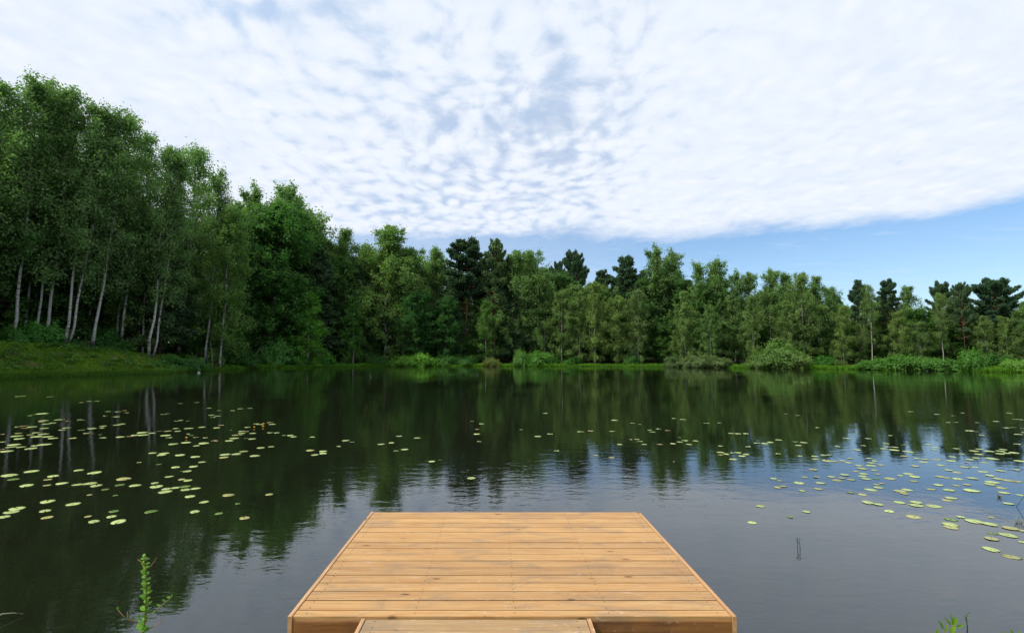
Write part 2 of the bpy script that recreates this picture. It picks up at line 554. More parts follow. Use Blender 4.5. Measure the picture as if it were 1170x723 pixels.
wr = TR + 0.9
me = bpy.data.meshes.new('water')
me.from_pydata([(CX + r * math.cos(t), CY + r * math.sin(t), 0.0) for r, t in zip(wr[::4], TA[::4])], [], [list(range(len(TA[::4])))])
me.materials.append(M['water'])
tag(mesh_obj('water', me), 'still dark pond water reflecting trees and sky', None, None, 'structure')

# ------------------------------------------------------------------ trees
def tree_meshes(kind, seed):
    """trunk mesh (bark and limbs) and crown mesh, nominal height 20 m"""
    rng = np.random.default_rng(seed)
    H = 20.0
    P_ = dict(
        birch_tall=dict(base=.24, nl=74, wmax=3.5, e0=(35, 66), droop=1.1, tw=9, lf=26, sig=.19, hang=.8, L=.18, W=.13, r0=.10, prof='tall', leaf='birch_leaf', bark='birch_bark', gap=.30),
        birch_mid=dict(base=.06, nl=84, wmax=4.7, e0=(25, 68), droop=1.2, tw=8, lf=30, sig=.22, hang=.8, L=.28, W=.19, r0=.14, prof='oval', leaf='birch_leaf', bark='birch_bark', gap=.22),
        birch_bush=dict(base=.03, nl=90, wmax=4.6, e0=(15, 60), droop=1.2, tw=9, lf=30, sig=.26, hang=.8, L=.32, W=.22, r0=.20, prof='cone', leaf='birch_leaf', bark='birch_bark', gap=.12),
        aspen=dict(base=.10, nl=76, wmax=4.8, e0=(35, 72), droop=.3, tw=8, lf=26, sig=.24, hang=.1, L=.30, W=.24, r0=.20, prof='vase', leaf='birch_leaf', bark='limb_bark', gap=.28),
        broad=dict(base=.03, nl=95, wmax=5.2, e0=(5, 65), droop=.6, tw=10, lf=32, sig=.26, hang=.25, L=.30, W=.24, r0=.26, prof='oval', leaf='broad_leaf', bark='limb_bark', gap=.10),
    )
    tr = MB()
    # trunk line
    npt = 12
    tt = np.linspace(0, 1, npt)
    wob = np.cumsum(rng.normal(0, .10, (npt, 2)), 0); wob -= wob[0]
    tp = np.stack([wob[:, 0], wob[:, 1], tt * H * .97], 1)
    def tpos(t): return np.array([np.interp(t, tt, tp[:, k]) for k in range(3)])
    if kind in P_:
        p = P_[kind]
        r = p['r0'] * (1 - tt) ** .85 + .025
        r[0] *= 1.35
        tr.tube(tp.tolist(), r.tolist(), 8, 0)
        C = []; NR = []; VA = []; TD = []
        az = rng.uniform(0, 6.28)
        for i in range(p['nl']):
            f = (i + rng.uniform(-.4, .4)) / p['nl']; f = min(max(f, 0), 1)
            t = p['base'] + (1 - p['base']) * (f ** .9) * .985
            if rng.random() < p['gap'] * (1.2 - f): continue
            az += 2.4 + rng.normal(0, .5)
            if p['prof'] == 'tall': w = (np.sin(np.pi * min(1, f * .80 + .17)) ** .75) * .9 + .12
            elif p['prof'] == 'oval': w = (np.sin(np.pi * min(1, f * .84 + .14)) ** .65)
            elif p['prof'] == 'cone': w = (1 - f) ** .62 * .95 + .10
            else: w = np.sin(np.pi * min(1, f * .72 + .2)) ** .6 * (.55 + .5 * f)
            Lm = max(.7, p['wmax'] * w * rng.uniform(.45, 1.35))
            e = R(rng.uniform(*p['e0'])) + f * .35
            d0 = np.array([math.cos(az) * math.cos(e), math.sin(az) * math.cos(e), math.sin(e)])
            pts = [tpos(t)]
            dcur = d0.copy()
            ns = 6
            for s in range(ns):
                dcur = dcur + np.array([rng.normal(0, .09), rng.normal(0, .09), -p['droop'] * .16 * (.5 + s / ns) + rng.normal(0, .05)])
                dcur /= np.linalg.norm(dcur)
                pts.append(pts[-1] + dcur * Lm / ns)
            pts = np.array(pts)
            r1 = max(.018, .020 * Lm * (1 - f * .4))
            tr.tube(pts[[0, 2, 4, 6]].tolist(), [r1, r1 * .7, r1 * .45, .01], 4, 1, cap=False)
            lv = rng.uniform(0, 1)
            for k in range(p['tw']):
                s = rng.uniform(.22, 1.0)
                q0 = np.array([np.interp(s * ns, range(ns + 1), pts[:, c]) for c in range(3)])
                d2 = norm(pts[min(ns, int(s * ns) + 1)] - pts[int(s * ns) if s < 1 else ns - 1] + 1e-6) + rng.normal(0, .55, 3)
                d2 = norm(d2 + np.array([0, 0, .15 - p['hang'] * .6]))
                l2 = (.18 + .30 * (1.15 - s)) * Lm * rng.uniform(.7, 1.3) + .25
                nlf = max(4, int(p['lf'] * rng.uniform(.5, 1.4)))
                uu = rng.uniform(0, 1, nlf)
                c = q0 + d2 * (uu * l2)[:, None] + rng.normal(0, p['sig'], (nlf, 3)) * np.array([1, 1, .75])
                c[:, 2] -= rng.exponential(.35, nlf) * p['hang'] * .8
                ctr = q0 + d2 * l2 * .5 - np.array([0, 0, .3])
                nr = norm(norm(c - ctr) * .75 + np.array([0, 0, .35]) + rng.normal(0, .55, (nlf, 3)))
                C.append(c); NR.append(nr)
                VA.append(np.clip(.25 + .35 * lv + rng.normal(0, .20, nlf) + rng.normal(0, .12), 0, 1))
        C = np.concatenate(C); NR = np.concatenate(NR); VA = np.concatenate(VA)
        C[:, 2] = np.maximum(C[:, 2], .25)
        sc = rng.uniform(.7, 1.3, len(C))
        Q = leaf_quads(C, NR, p['L'] * sc, p['W'] * sc, rng)
        cm = quads_mesh('crown', Q, M[p['leaf']], VA)
        tm = tr.build('trunk', [M[p['bark']], M['limb_bark']], True)
        return tm, cm
    # conifers
    pine = kind.startswith('pine')
    if kind == 'pine': base, nl, wmax = .42, 66, 3.2
    elif kind == 'pine_wide': base, nl, wmax = .34, 74, 5.4
    else: base, nl, wmax = .10, 90, 3.0          # spruce
    r = (.22 if pine else .20) * (1 - tt) ** .8 + .02
    tr.tube(tp.tolist(), r.tolist(), 8, 0)
    C = []; VA = []; TD = []
    az = 0
    for i in range(nl):
        f = (i + rng.uniform(-.3, .3)) / nl; f = min(max(f, 0), 1)
        t = base + (1 - base) * f ** .8 * .985
        az += 2.4 + rng.normal(0, .5)
        if kind == 'spruce':
            Lm = wmax * (1 - f) ** .8 * rng.uniform(.75, 1.15) + .25; e = R(-8 + 45 * f)
        elif kind == 'pine':
            Lm = wmax * (math.sin(math.pi * min(1, f * .72 + .22)) ** .8) * rng.uniform(.6, 1.2) + .25; e = R(-12 + 36 * f + rng.normal(0, 9))
        else:
            Lm = wmax * (math.sin(math.pi * min(1, f * .74 + .2)) ** .7) * rng.uniform(.6, 1.15) + .4; e = R(-10 + 34 * f + rng.normal(0, 9))
        d0 = np.array([math.cos(az) * math.cos(e), math.sin(az) * math.cos(e), math.sin(e)])
        pts = [tpos(t)]; dcur = d0.copy()
        for s in range(5):
            dcur = norm(dcur + np.array([rng.normal(0, .10), rng.normal(0, .10), (.07 if pine else .02)]))
            pts.append(pts[-1] + dcur * Lm / 5)
        pts = np.array(pts)
        r1 = .022 * Lm + .012
        tr.tube(pts[[0, 2, 4, 5]].tolist(), [r1, r1 * .7, r1 * .4, .01], 4, 0 if pine else 1, cap=False)
        dead = (kind != 'spruce') and f < .12
        if dead: continue
        nt = int((15 if pine else 15) * max(Lm, .8))
        s = rng.uniform(.35 if pine else .12, 1.0, nt)
        q0 = np.stack([np.interp(s * 5, range(6), pts[:, c]) for c in range(3)], 1)
        side = norm(np.cross(d0, [0, 0, 1])[None] * rng.choice([-1, 1], nt)[:, None] + d0[None] * .6 + rng.normal(0, .25, (nt, 3)))
        q1 = q0 + side * (rng.uniform(.1, .42, nt) * (Lm * (1.25 - s)) * .7 + .1)[:, None]
        q1[:, 2] += rng.normal(.05 if pine else -.08, .10, nt)
        # tufts
        lv = rng.uniform(0, 1)
        for a_ in (q0, q1, (q0 + q1) / 2):
            k_ = 7
            c = np.repeat(a_, k_, 0) + rng.normal(0, .19, (len(a_) * k_, 3)) * np.array([1, 1, .7])
            td = norm(rng.normal(0, 1, (len(c), 3)) + np.array([0, 0, .7 if pine else .1]) + d0 * .6)
            C.append(c); TD.append(td); VA.append(np.clip(.2 + .4 * lv + rng.normal(0, .22, len(c)), 0, 1))
    C = np.concatenate(C); TD = np.concatenate(TD); VA = np.concatenate(VA)
    NR = norm(rng.normal(0, 1, C.shape) + np.array([0, 0, .5]))
    NR = norm(NR - (NR * TD).sum(1, keepdims=True) * TD)
    Q = leaf_quads(C, NR, .42 * rng.uniform(.7, 1.3, len(C)), .17, rng, TD)
    return tr.build('trunk', [M['pine_bark'], M['limb_bark']], True), quads_mesh('crown', Q, M['needle'], VA)

def bush_meshes(seed, leaf, w=2.0, h=2.0, n=9000, L=.2, W=.10, up=False):
    """nominal radius w, height h"""
    rng = np.random.default_rng(seed)
    tr = MB(); C = []; VA = []; NR = []
    nb = 46
    for i in range(nb):
        az = rng.uniform(0, 6.28); sp = rng.uniform(.1, 1) ** .7
        L_ = h * rng.uniform(.6, 1.05)
        r0 = rng.uniform(0, .25) * w
        p0 = np.array([math.cos(az) * r0, math.sin(az) * r0, 0])
        p2 = np.array([math.cos(az) * w * sp, math.sin(az) * w * sp, L_ * math.sqrt(max(.06, 1 - sp ** 2.4))])
        p1 = (p0 + p2) / 2 + np.array([0, 0, .22 * h * sp])
        t = np.linspace(0, 1, 5)[:, None]
        pts = (1 - t) ** 2 * p0 + 2 * t * (1 - t) * p1 + t ** 2 * p2
        tr.tube(pts.tolist(), [.03, .025, .02, .014, .006], 4, 0, cap=False)
        m_ = n // nb
        s = rng.uniform(.25, 1.05, m_)
        base = np.stack([np.interp(s, t[:, 0], pts[:, k]) for k in range(3)], 1)
        sg = .17 * w ** .6
        cl = rng.integers(0, 8, m_)
        offs = rng.normal(0, sg, (8, 3))
        c = base + offs[cl] * .9 + rng.normal(0, sg * .5, (m_, 3))
        lv = rng.uniform(0, 1)
        C.append(c); VA.append(np.clip(.2 + .4 * lv + rng.normal(0, .2, m_), 0, 1))
        nr = norm(norm(c - np.array([0, 0, h * .2])) * .8 + np.array([0, 0, .45]) + rng.normal(0, .5, (m_, 3)))
        NR.append(nr)
    C = np.concatenate(C); VA = np.concatenate(VA); NR = np.concatenate(NR)
    C[:, 2] = np.maximum(C[:, 2], .04)
    Q = leaf_quads(C, NR, L * rng.uniform(.7, 1.3, len(C)), W * rng.uniform(.7, 1.3, len(C)), rng)
    return tr.build('stems', [M['limb_bark']], True), quads_mesh('foliage', Q, M[leaf], VA)

PROTO = {}
for kind, n_ in (('birch_tall', 5), ('birch_mid', 5), ('birch_bush', 4), ('aspen', 4), ('broad', 4), ('pine', 3), ('pine_wide', 2), ('spruce', 2)):
    PROTO[kind] = [tree_meshes(kind, 100 + 17 * i + hash(len(kind)) % 7 + len(kind) * 31) for i in range(n_)]
PROTO['willow'] = [bush_meshes(s, 'willow_leaf', 2.0, 2.0, 12000, .21, .09) for s in (1, 2, 3)]
PROTO['bush'] = [bush_meshes(s, 'broad_leaf', 2.0, 2.0, 9000, .20, .14) for s in (4, 5, 6)]
PROTO['low_bush'] = [bush_meshes(s, 'birch_leaf', 2.0, 1.6, 8000, .19, .12) for s in (7, 8, 9)]

prng = random.Random(7)
ENG = dict(birch_tall='birch_tree', birch_mid='birch_tree', birch_bush='birch_tree', aspen='aspen_tree', broad='broadleaf_tree', pine='pine_tree', pine_wide='pine_tree', spruce='spruce_tree', willow='willow_shrub', bush='shrub', low_bush='shrub')
_count = {}
HTOP = {}      # true height of each crown mesh
def plant(kind, x, y, height, label, group, tint=(1, 1, 1), wide=1.0, lean=(0, 0), rz=None, var=None, sink=0.05):
    """one tree or shrub: an Empty with trunk and crown (or stems and foliage)"""
    i = _count.get(kind, 0); _count[kind] = i + 1
    tm, cm = PROTO[kind][(i if var is None else var) % len(PROTO[kind])]
    z, _ = ground_z(x, y)
    shrub = kind in ('willow', 'bush', 'low_bush')
    if cm.name not in HTOP: HTOP[cm.name] = float(np.percentile([w.co.z for w in cm.vertices], 99.7))
    h0 = {'low_bush': 1.7}.get(kind, 2.1) if shrub else HTOP[cm.name]
    rzv = prng.uniform(0, 6.28) if rz is None else rz
    root = empty(ENG[kind], (x, y, float(z) - sink))
    # lean is applied in world axes after the turn about z
    rotm = Matrix.Rotation(lean[0], 4, 'Y') @ Matrix.Rotation(lean[1], 4, 'X') @ Matrix.Rotation(rzv, 4, 'Z')
    root.rotation_euler = rotm.to_euler()
    s = height / h0
    w = s * wide
    a = mesh_obj('stems' if shrub else 'trunk', tm, root)
    b = mesh_obj('foliage' if shrub else 'crown', cm, root)
    for o in (a, b): o.scale = (w, w, s)
    if not shrub: a.scale = (w * .95, w * .95, s)
    b.color = (*tint, 1)
    tag(root, label, 'shrub' if shrub else 'tree', group)
    return root

outline = [(-300, 80), (-150, 85), (0, 97), (30, 95), (60, 108), (85, 125), (110, 130), (150, 146), (165, 160), (185, 170), (205, 167), (230, 182), (243, 220), (262, 232), (280, 217), (300, 232), (320, 217), (345, 238), (360, 262), (378, 275), (395, 268), (410, 283), (440, 264), (462, 282), (475, 290), (500, 289), (515, 297), (532, 290), (550, 300), (567, 281), (590, 292), (604, 292), (620, 305), (655, 300), (672, 307), (690, 314), (700, 310), (722, 305), (745, 286), (765, 287), (785, 316), (800, 304), (820, 300), (835, 312), (865, 317), (895, 316), (915, 314), (935, 319), (950, 329), (985, 332), (1020, 330), (1040, 332), (1055, 348), (1063, 356), (1075, 340), (1100, 334), (1130, 330), (1165, 338), (1300, 330), (1500, 330)]
def top_at(px): return float(np.interp(px, [o[0] for o in outline], [o[1] for o in outline]))
shore_px = [(-300, 34), (0, 44.3), (100, 51), (200, 57.5), (250, 70), (290, 81), (400, 95), (700, 95), (850, 81), (950, 76), (1050, 67), (1170, 61), (1400, 50)]
def shore_at(px): return float(np.interp(px, [s[0] for s in shore_px], [s[1] for s in shore_px]))

def plant_px(kind, px, top, back, label, group, **kw):
    """base under column px, 'back' metres beyond the shoreline, crown top on row 'top'"""
    Y = shore_at(px) + back
    x = (px - PX) / F * Y * 1.0
    z, _ = ground_z(x, Y)
    _, _, zt = at(px, top, Y)
    h = (zt - float(z)) * 1.03
    return plant(kind, x, Y, h, label, group, **kw)

LEFT = 'birches on the left bank'
FAR = 'trees along the far shore'
RIGHT = 'trees along the right shore'
D1 = (.78, .92, .85); D2 = (.90, 1.0, .92); O1 = (1.02, 1.03, .82); O2 = (1.14, 1.10, .80); G1 = (.95, 1.05, .85); B1 = (.85, 1.15, .7)
T = [
 # kind, px, top, back, label, group, tint, wide, lean, var
 ('birch_tall', -28, 98, 8.5, 'tall birch at the left edge whose crown only just enters the picture', LEFT, D2, 1.0, (.03, 0)),
 ('birch_tall', 13, 96, 9.5, 'leftmost tall birch with its whole white trunk in view on the bank', LEFT, D2, .95, (.03, 0)),
 ('birch_tall', 27, 104, 12, 'slim birch just right of the leftmost white trunk', LEFT, D1, .8, (.05, 0)),
 ('birch_tall', 40, 112, 10, 'thin birch between the leftmost trunk and the dark straight trunk', LEFT, D1, .75, (.04, 0)),
 ('birch_tall', 53, 108, 9.5, 'straight birch with a dark trunk foot, left of the paired white trunks', LEFT, D2, .95, (.05, 0)),
 ('birch_tall', 74, 124, 8, 'left birch of the close pair of bright white trunks on the bank', LEFT, D2, .85, (.07, 0)),
 ('birch_tall', 79, 128, 8.3, 'right birch of the close pair, its white trunk leaning more', LEFT, D2, .8, (.12, 0)),
 ('birch_tall', 106, 134, 8.2, 'lone birch with a bright white trunk leaning right beside the fallen branch', LEFT, D2, .95, (.115, 0)),
 ('birch_tall', 97, 142, 15, 'thin grey birch standing behind the lone leaning birch', LEFT, D1, .8, (.06, 0)),
 ('birch_tall', 138, 158, 11, 'birch in shade between the lone leaning birch and the slope edge', LEFT, D1, .95, (.08, 0)),
 ('birch_tall', 171, 172, 8, 'birch with a grey white trunk at the right end of the grassy slope', LEFT, D2, .95, (.05, 0)),
 ('birch_tall', 176, 184, 8.6, 'thinner birch touching the trunk at the right end of the slope', LEFT, D2, .8, (.09, 0)),
 ('birch_tall', 205, 172, 15, 'tall open birch that tops the left wood before it steps down', LEFT, D2, 1.1, (.05, 0)),
 ('birch_tall', 236, 200, 6, 'slender birch near the waterline where the left bank ends', LEFT, D2, .9, (.03, 0)),
 ('broad', 262, 250, 9, 'dark broadleaf tree just right of the waterline birch', FAR, D2, .8, (0, 0)),
 ('birch_mid', 252, 245, 2, 'pale drooping birch over the water where the bank ends', FAR, (.8, .95, .62), .8, (.05, 0)),
 ('aspen', 281, 216, 14, 'airy aspen top rising behind the round dark maple', FAR, D2, .8, (0, 0)),
 ('broad', 308, 246, 6, 'big round dark green maple at the water on the left', FAR, (.72, .95, .62), 1.1, (0, 0)),
 ('aspen', 322, 216, 16, 'tall loose aspen behind and right of the dark maple', FAR, D2, .9, (.03, 0)),
 ('aspen', 345, 242, 12, 'sloping leafy aspen between the maple and the lower treeline', FAR, D2, .9, (0, 0)),
 ('birch_bush', 352, 335, 2, 'bright green young alder standing low beside the dark maple', FAR, (.85, 1.3, .5), 1.1, (0, 0)),
 ('birch_mid', 376, 276, 12, 'narrow birch left of the dip in the treeline', FAR, G1, .8, (0, 0)),
 ('birch_mid', 394, 266, 11, 'round topped birch just before the treeline dips', FAR, G1, .8, (0, 0)),
 ('birch_bush', 404, 340, 3, 'low leafy alder under the round topped birch', FAR, (.6, .95, .5), .95, (0, 0)),
 ('aspen', 416, 282, 12, 'sparse aspen in the dip left of the broad pale birch', FAR, D2, .8, (0, 0)),
 ('birch_mid', 441, 263, 8, 'broad pale green birch that stands tallest left of the dark pine', FAR, (.95, 1.05, .72), 1.1, (.02, 0)),
 ('birch_mid', 470, 287, 9, 'birch at the right shoulder of the broad pale birch', FAR, G1, .9, (0, 0)),
 ('broad', 476, 335, 4, 'dark blue green maple low beneath the pale birches', FAR, (.62, .85, .7), 1.2, (0, 0)),
 ('birch_mid', 498, 288, 12, 'light crowned birch left of the dark pine', FAR, G1, .9, (0, 0)),
 ('broad', 510, 340, 4, 'dark maple at the foot of the dark pine', FAR, (.6, .82, .68), 1.1, (0, 0)),
 ('pine', 532, 278, 9, 'dark pine with a dense pointed crown and bare red trunk', FAR, (.75, .85, .8), 1.15, (0, 0)),
 ('birch_mid', 549, 305, 16, 'birch seen in the gap between the two pines', FAR, D1, .7, (0, 0)),
 ('pine', 566, 278, 6, 'tall thin pine with a long straight orange trunk', FAR, (1.5, 1.45, 1.0), .62, (0, 0)),
 ('birch_mid', 556, 345, 4, 'small birch covering the lower trunk of the orange pine', FAR, (.75, .95, .6), 1.0, (0, 0)),
 ('birch_mid', 588, 290, 7, 'feathery birch immediately right of the orange trunked pine', FAR, G1, .85, (.02, 0)),
 ('birch_mid', 605, 290, 9, 'second feathery birch right of the orange trunked pine', FAR, G1, .85, (.03, 0)),
 ('birch_mid', 622, 308, 7, 'birch below the dip left of the dark twin pine tops', FAR, G1, .8, (0, 0)),
 ('pine_wide', 637, 302, 16, 'dark pine peeping over the birches left of its taller twin', FAR, D2, .45, (0, 0)),
 ('pine_wide', 656, 291, 14, 'taller of the twin dark pine tops above the birches', FAR, D2, .48, (0, 0)),
 ('birch_mid', 641, 332, 4, 'olive birch in front of the twin pine tops', FAR, O1, .95, (0, 0)),
 ('birch_mid', 661, 335, 4, 'olive birch with drooping sprays right below the taller twin pine', FAR, O1, .9, (0, 0)),
 ('birch_mid', 679, 324, 3, 'yellowish birch with a thin white trunk mid shore', FAR, O2, .85, (0, 0)),
 ('pine', 690, 312, 12, 'small pine top just right of the yellowish birch', FAR, D2, .8, (0, 0)),
 ('birch_mid', 705, 340, 3, 'short olive birch left of the grey trunked birch', FAR, O2, .95, (0, 0)),
 ('pine', 719, 297, 12, 'pine top leaning against the tall silvery aspen', FAR, D2, .85, (0, 0)),
 ('birch_mid', 729, 333, 4, 'grey green birch with a bare grey trunk beneath the silvery aspen', FAR, (.95, .95, .85), .85, (0, 0)),
 ('aspen', 748, 284, 9, 'tall silvery aspen highest of the middle shore', FAR, (1.0, 1.05, .95), .95, (0, 0)),
 ('aspen', 769, 288, 11, 'right neighbour of the tallest silvery aspen', FAR, (.95, 1.0, .9), .8, (0, 0)),
 ('birch_bush', 783, 335, 3, 'olive willow like birch at the water before the aspens', FAR, O1, .85, (0, 0)),
 ('aspen', 802, 301, 8, 'aspen rising right of the deep notch in the treeline', FAR, G1, .8, (0, 0)),
 ('aspen', 822, 299, 8, 'broader aspen next to the notch tree', FAR, G1, .8, (0, 0)),
 ('birch_mid', 812, 350, 3, 'leafy birch standing low between the low willows', FAR, G1, .9, (0, 0)),
 ('aspen', 842, 312, 8, 'aspen above the gap between the two waterside willows', FAR, D2, .8, (0, 0)),
 ('birch_mid', 861, 340, 4, 'olive birch behind the left part of the big willow bush', FAR, O1, .8, (0, 0)),
 ('birch_mid', 857, 314, 9, 'upright birch behind the olive one near the big willow bush', FAR, G1, .75, (0, 0)),
 ('birch_mid', 879, 311, 8, 'wind swept birch top over the big willow bush', FAR, G1, .8, (.04, 0)),
 ('birch_mid', 898, 315, 9, 'birch right of the wind swept top', FAR, G1, .8, (.03, 0)),
 ('birch_mid', 918, 313, 5, 'birch with a stout pale trunk right of the big willow bush', FAR, O1, .9, (0, 0)),
 ('birch_mid', 936, 318, 8, 'birch on the right shoulder before the pines begin', RIGHT, G1, .8, (0, 0)),
 ('birch_mid', 901, 345, 4, 'low pale birch directly behind the big willow bush', FAR, O1, .85, (0, 0)),
 ('birch_mid', 952, 330, 9, 'dim birch behind the small drooping birch on the right', RIGHT, D2, .8, (0, 0)),
 ('birch_mid', 963, 351, 3, 'small drooping birch with twin thin trunks at the right shore', RIGHT, O2, .85, (0, 0)),
 ('pine', 983, 323, 5, 'slim pine with a long bare grey trunk', RIGHT, D2, .62, (0, 0)),
 ('birch_tall', 995, 327, 4, 'birch with the clearest white trunk on the right shore', RIGHT, O1, .85, (0, 0)),
 ('pine', 1020, 322, 7, 'pine with an orange upper trunk behind the hanging birch', RIGHT, D2, .75, (0, 0)),
 ('birch_mid', 1027, 355, 3, 'hanging yellow green birch in front of the orange trunked pine', RIGHT, O2, .9, (0, 0)),
 ('birch_mid', 1040, 329, 8, 'round birch right of the orange trunked pine', RIGHT, G1, .85, (0, 0)),
 ('birch_mid', 1050, 368, 4, 'low grey birch beneath the lowest notch of the skyline', RIGHT, (.9, .95, .8), 1.0, (.06, 0)),
 ('birch_mid', 1063, 360, 8, 'short birch filling the lowest notch of the skyline', RIGHT, G1, 1.0, (0, 0)),
 ('pine_wide', 1079, 324, 8, 'dark round headed pine behind the straight white trunk', RIGHT, D2, .55, (0, 0)),
 ('birch_tall', 1076, 336, 4, 'birch with a straight white trunk before the round headed pine', RIGHT, O1, .8, (0, 0)),
 ('pine_wide', 1102, 326, 4.5, 'crooked pine with bare orange forked limbs', RIGHT, (1.25, 1.25, 1.05), .45, (0, 0)),
 ('pine_wide', 1140, 320, 7, 'large spreading dark pine near the right edge', RIGHT, (.85, 1.0, .95), .95, (0, 0)),
 ('birch_mid', 1126, 362, 3, 'small birch with a white trunk beneath the large spreading pine', RIGHT, O1, .9, (0, 0)),
 ('birch_mid', 1151, 362, 3, 'small forked birch at the right edge below the spreading pine', RIGHT, O1, 1.0, (0, 0)),
 ('birch_mid', 1176, 345, 5, 'birch cut by the right edge of the picture', RIGHT, G1, 1.0, (0, 0)),
]
for row in T:
    kind, px, top, back, label, group, tint, wide, lean = row
    if lean[0]:  # the crown, not the foot, should reach the wanted column
        pass
    plant_px(kind, px, top, back, label, group, tint=tint, wide=wide, lean=lean)

# the wood behind: rows of trees that close the view between the trunks
def region(px):
    if px < 120: return ('tree standing deep in shade behind the leaning white birches', 'trees deep in the left wood')
    if px < 260: return ('shaded tree behind the right end of the grassy slope', 'trees behind the end of the slope')
    if px < 420: return ('tree half hidden behind the dark maple and the dip', 'trees behind the dark maple')
    if px < 640: return ('tree half hidden in the wood behind the two pines', 'trees behind the two middle pines')
    if px < 800: return ('tree half hidden behind the silvery aspens', 'trees behind the silvery aspens')
    if px < 960: return ('tree half hidden behind the waterside willows', 'trees behind the waterside willows')
    return ('tree half hidden behind the right shore pines', 'trees behind the right shore pines')
rw = random.Random(3)
for rowi, (back, drop, step_) in enumerate(((9.5, 9, 27), (13, 12, 30), (20, 8, 34), (30, 6, 40))):
    px = -260
    while px < 1420:
        q = px + rw.uniform(-9, 9)
        lab, grp = region(q)
        tp_ = top_at(q) + drop + rw.uniform(0, 22) + (rw.uniform(25, 110) if q < 250 else 0)
        if q < 250: kind = rw.choice(['birch_tall', 'birch_tall', 'broad', 'birch_mid', 'spruce'])
        elif q < 960: kind = rw.choice(['birch_mid', 'broad', 'aspen', 'birch_mid', 'spruce'])
        else: kind = rw.choice(['birch_mid', 'broad', 'pine', 'birch_mid'])
        if q < 250: lab_k = lab
        if rowi == 0 and q > 950: tp_ += 14
        if rowi == 0 and (q < 255 or 518 < q < 578):
            px += step_; continue
        b = rw.uniform(.8, 1.0)
        plant_px(kind, q, tp_, back + rw.uniform(-3, 3), dict(birch_tall='birch', birch_mid='birch', broad='broadleaf', aspen='aspen', spruce='spruce', pine='pine')[kind] + ' ' + lab, grp,
                 tint=(b, b * 1.08, b * .92), wide=rw.uniform(1.0, 1.3), lean=(rw.uniform(-.02, .05), 0))
        px += step_
# low dark trees filling under the crowns
px = -200
while px < 1380:
    q = px + rw.uniform(-8, 8)
    hgt = rw.uniform(5.0, 9.0) if q > 230 else rw.uniform(3.0, 6.5)
    Y = shore_at(q) + (rw.uniform(7, 11) if q > 230 else rw.uniform(13, 19))
    lab, grp = region(q)
    b = rw.uniform(.7, 1.1)
    plant('broad', (q - PX) / F * Y, Y, hgt, 'low leafy ' + lab.replace('half hidden', 'crouching').replace('standing deep', 'low'), grp.replace('trees', 'young trees'), tint=(b, b * 1.15, b * .75), wide=rw.uniform(1.2, 1.7))
    px += 27 if q > 230 else 34

# the wood runs on past both sides of the picture
for i in list(range(7)) + list(range(15, 21)):
    sgn = -1 if i < 15 else 1
    th = (math.pi - .02 + (i * .085)) if sgn < 0 else (.12 - (i - 15) * .085)
    for back in (6, 13):
        r_ = float(shoreR((th + math.pi) % (2 * math.pi) - math.pi)) + back + rw.uniform(-1.5, 2.5)
        x_, y_ = CX + r_ * math.cos(th + rw.uniform(-.02, .02)), CY + r_ * math.sin(th)
        if px_of(x_, y_)[0] > -110 and y_ > 5 and px_of(x_, y_)[0] < 1290: continue
        kd = rw.choice(['birch_tall', 'birch_mid', 'broad'])
        plant(kd, x_, y_, rw.uniform(13, 20) if sgn > 0 else rw.uniform(17, 24), ('birch' if 'birch' in kd else 'broadleaf') + (' tree on the left shore outside the picture' if sgn < 0 else ' tree on the right shore outside the picture'), 'trees beyond the ' + ('left' if sgn < 0 else 'right') + ' edge', tint=(.9, 1.0, .85), wide=1.1)

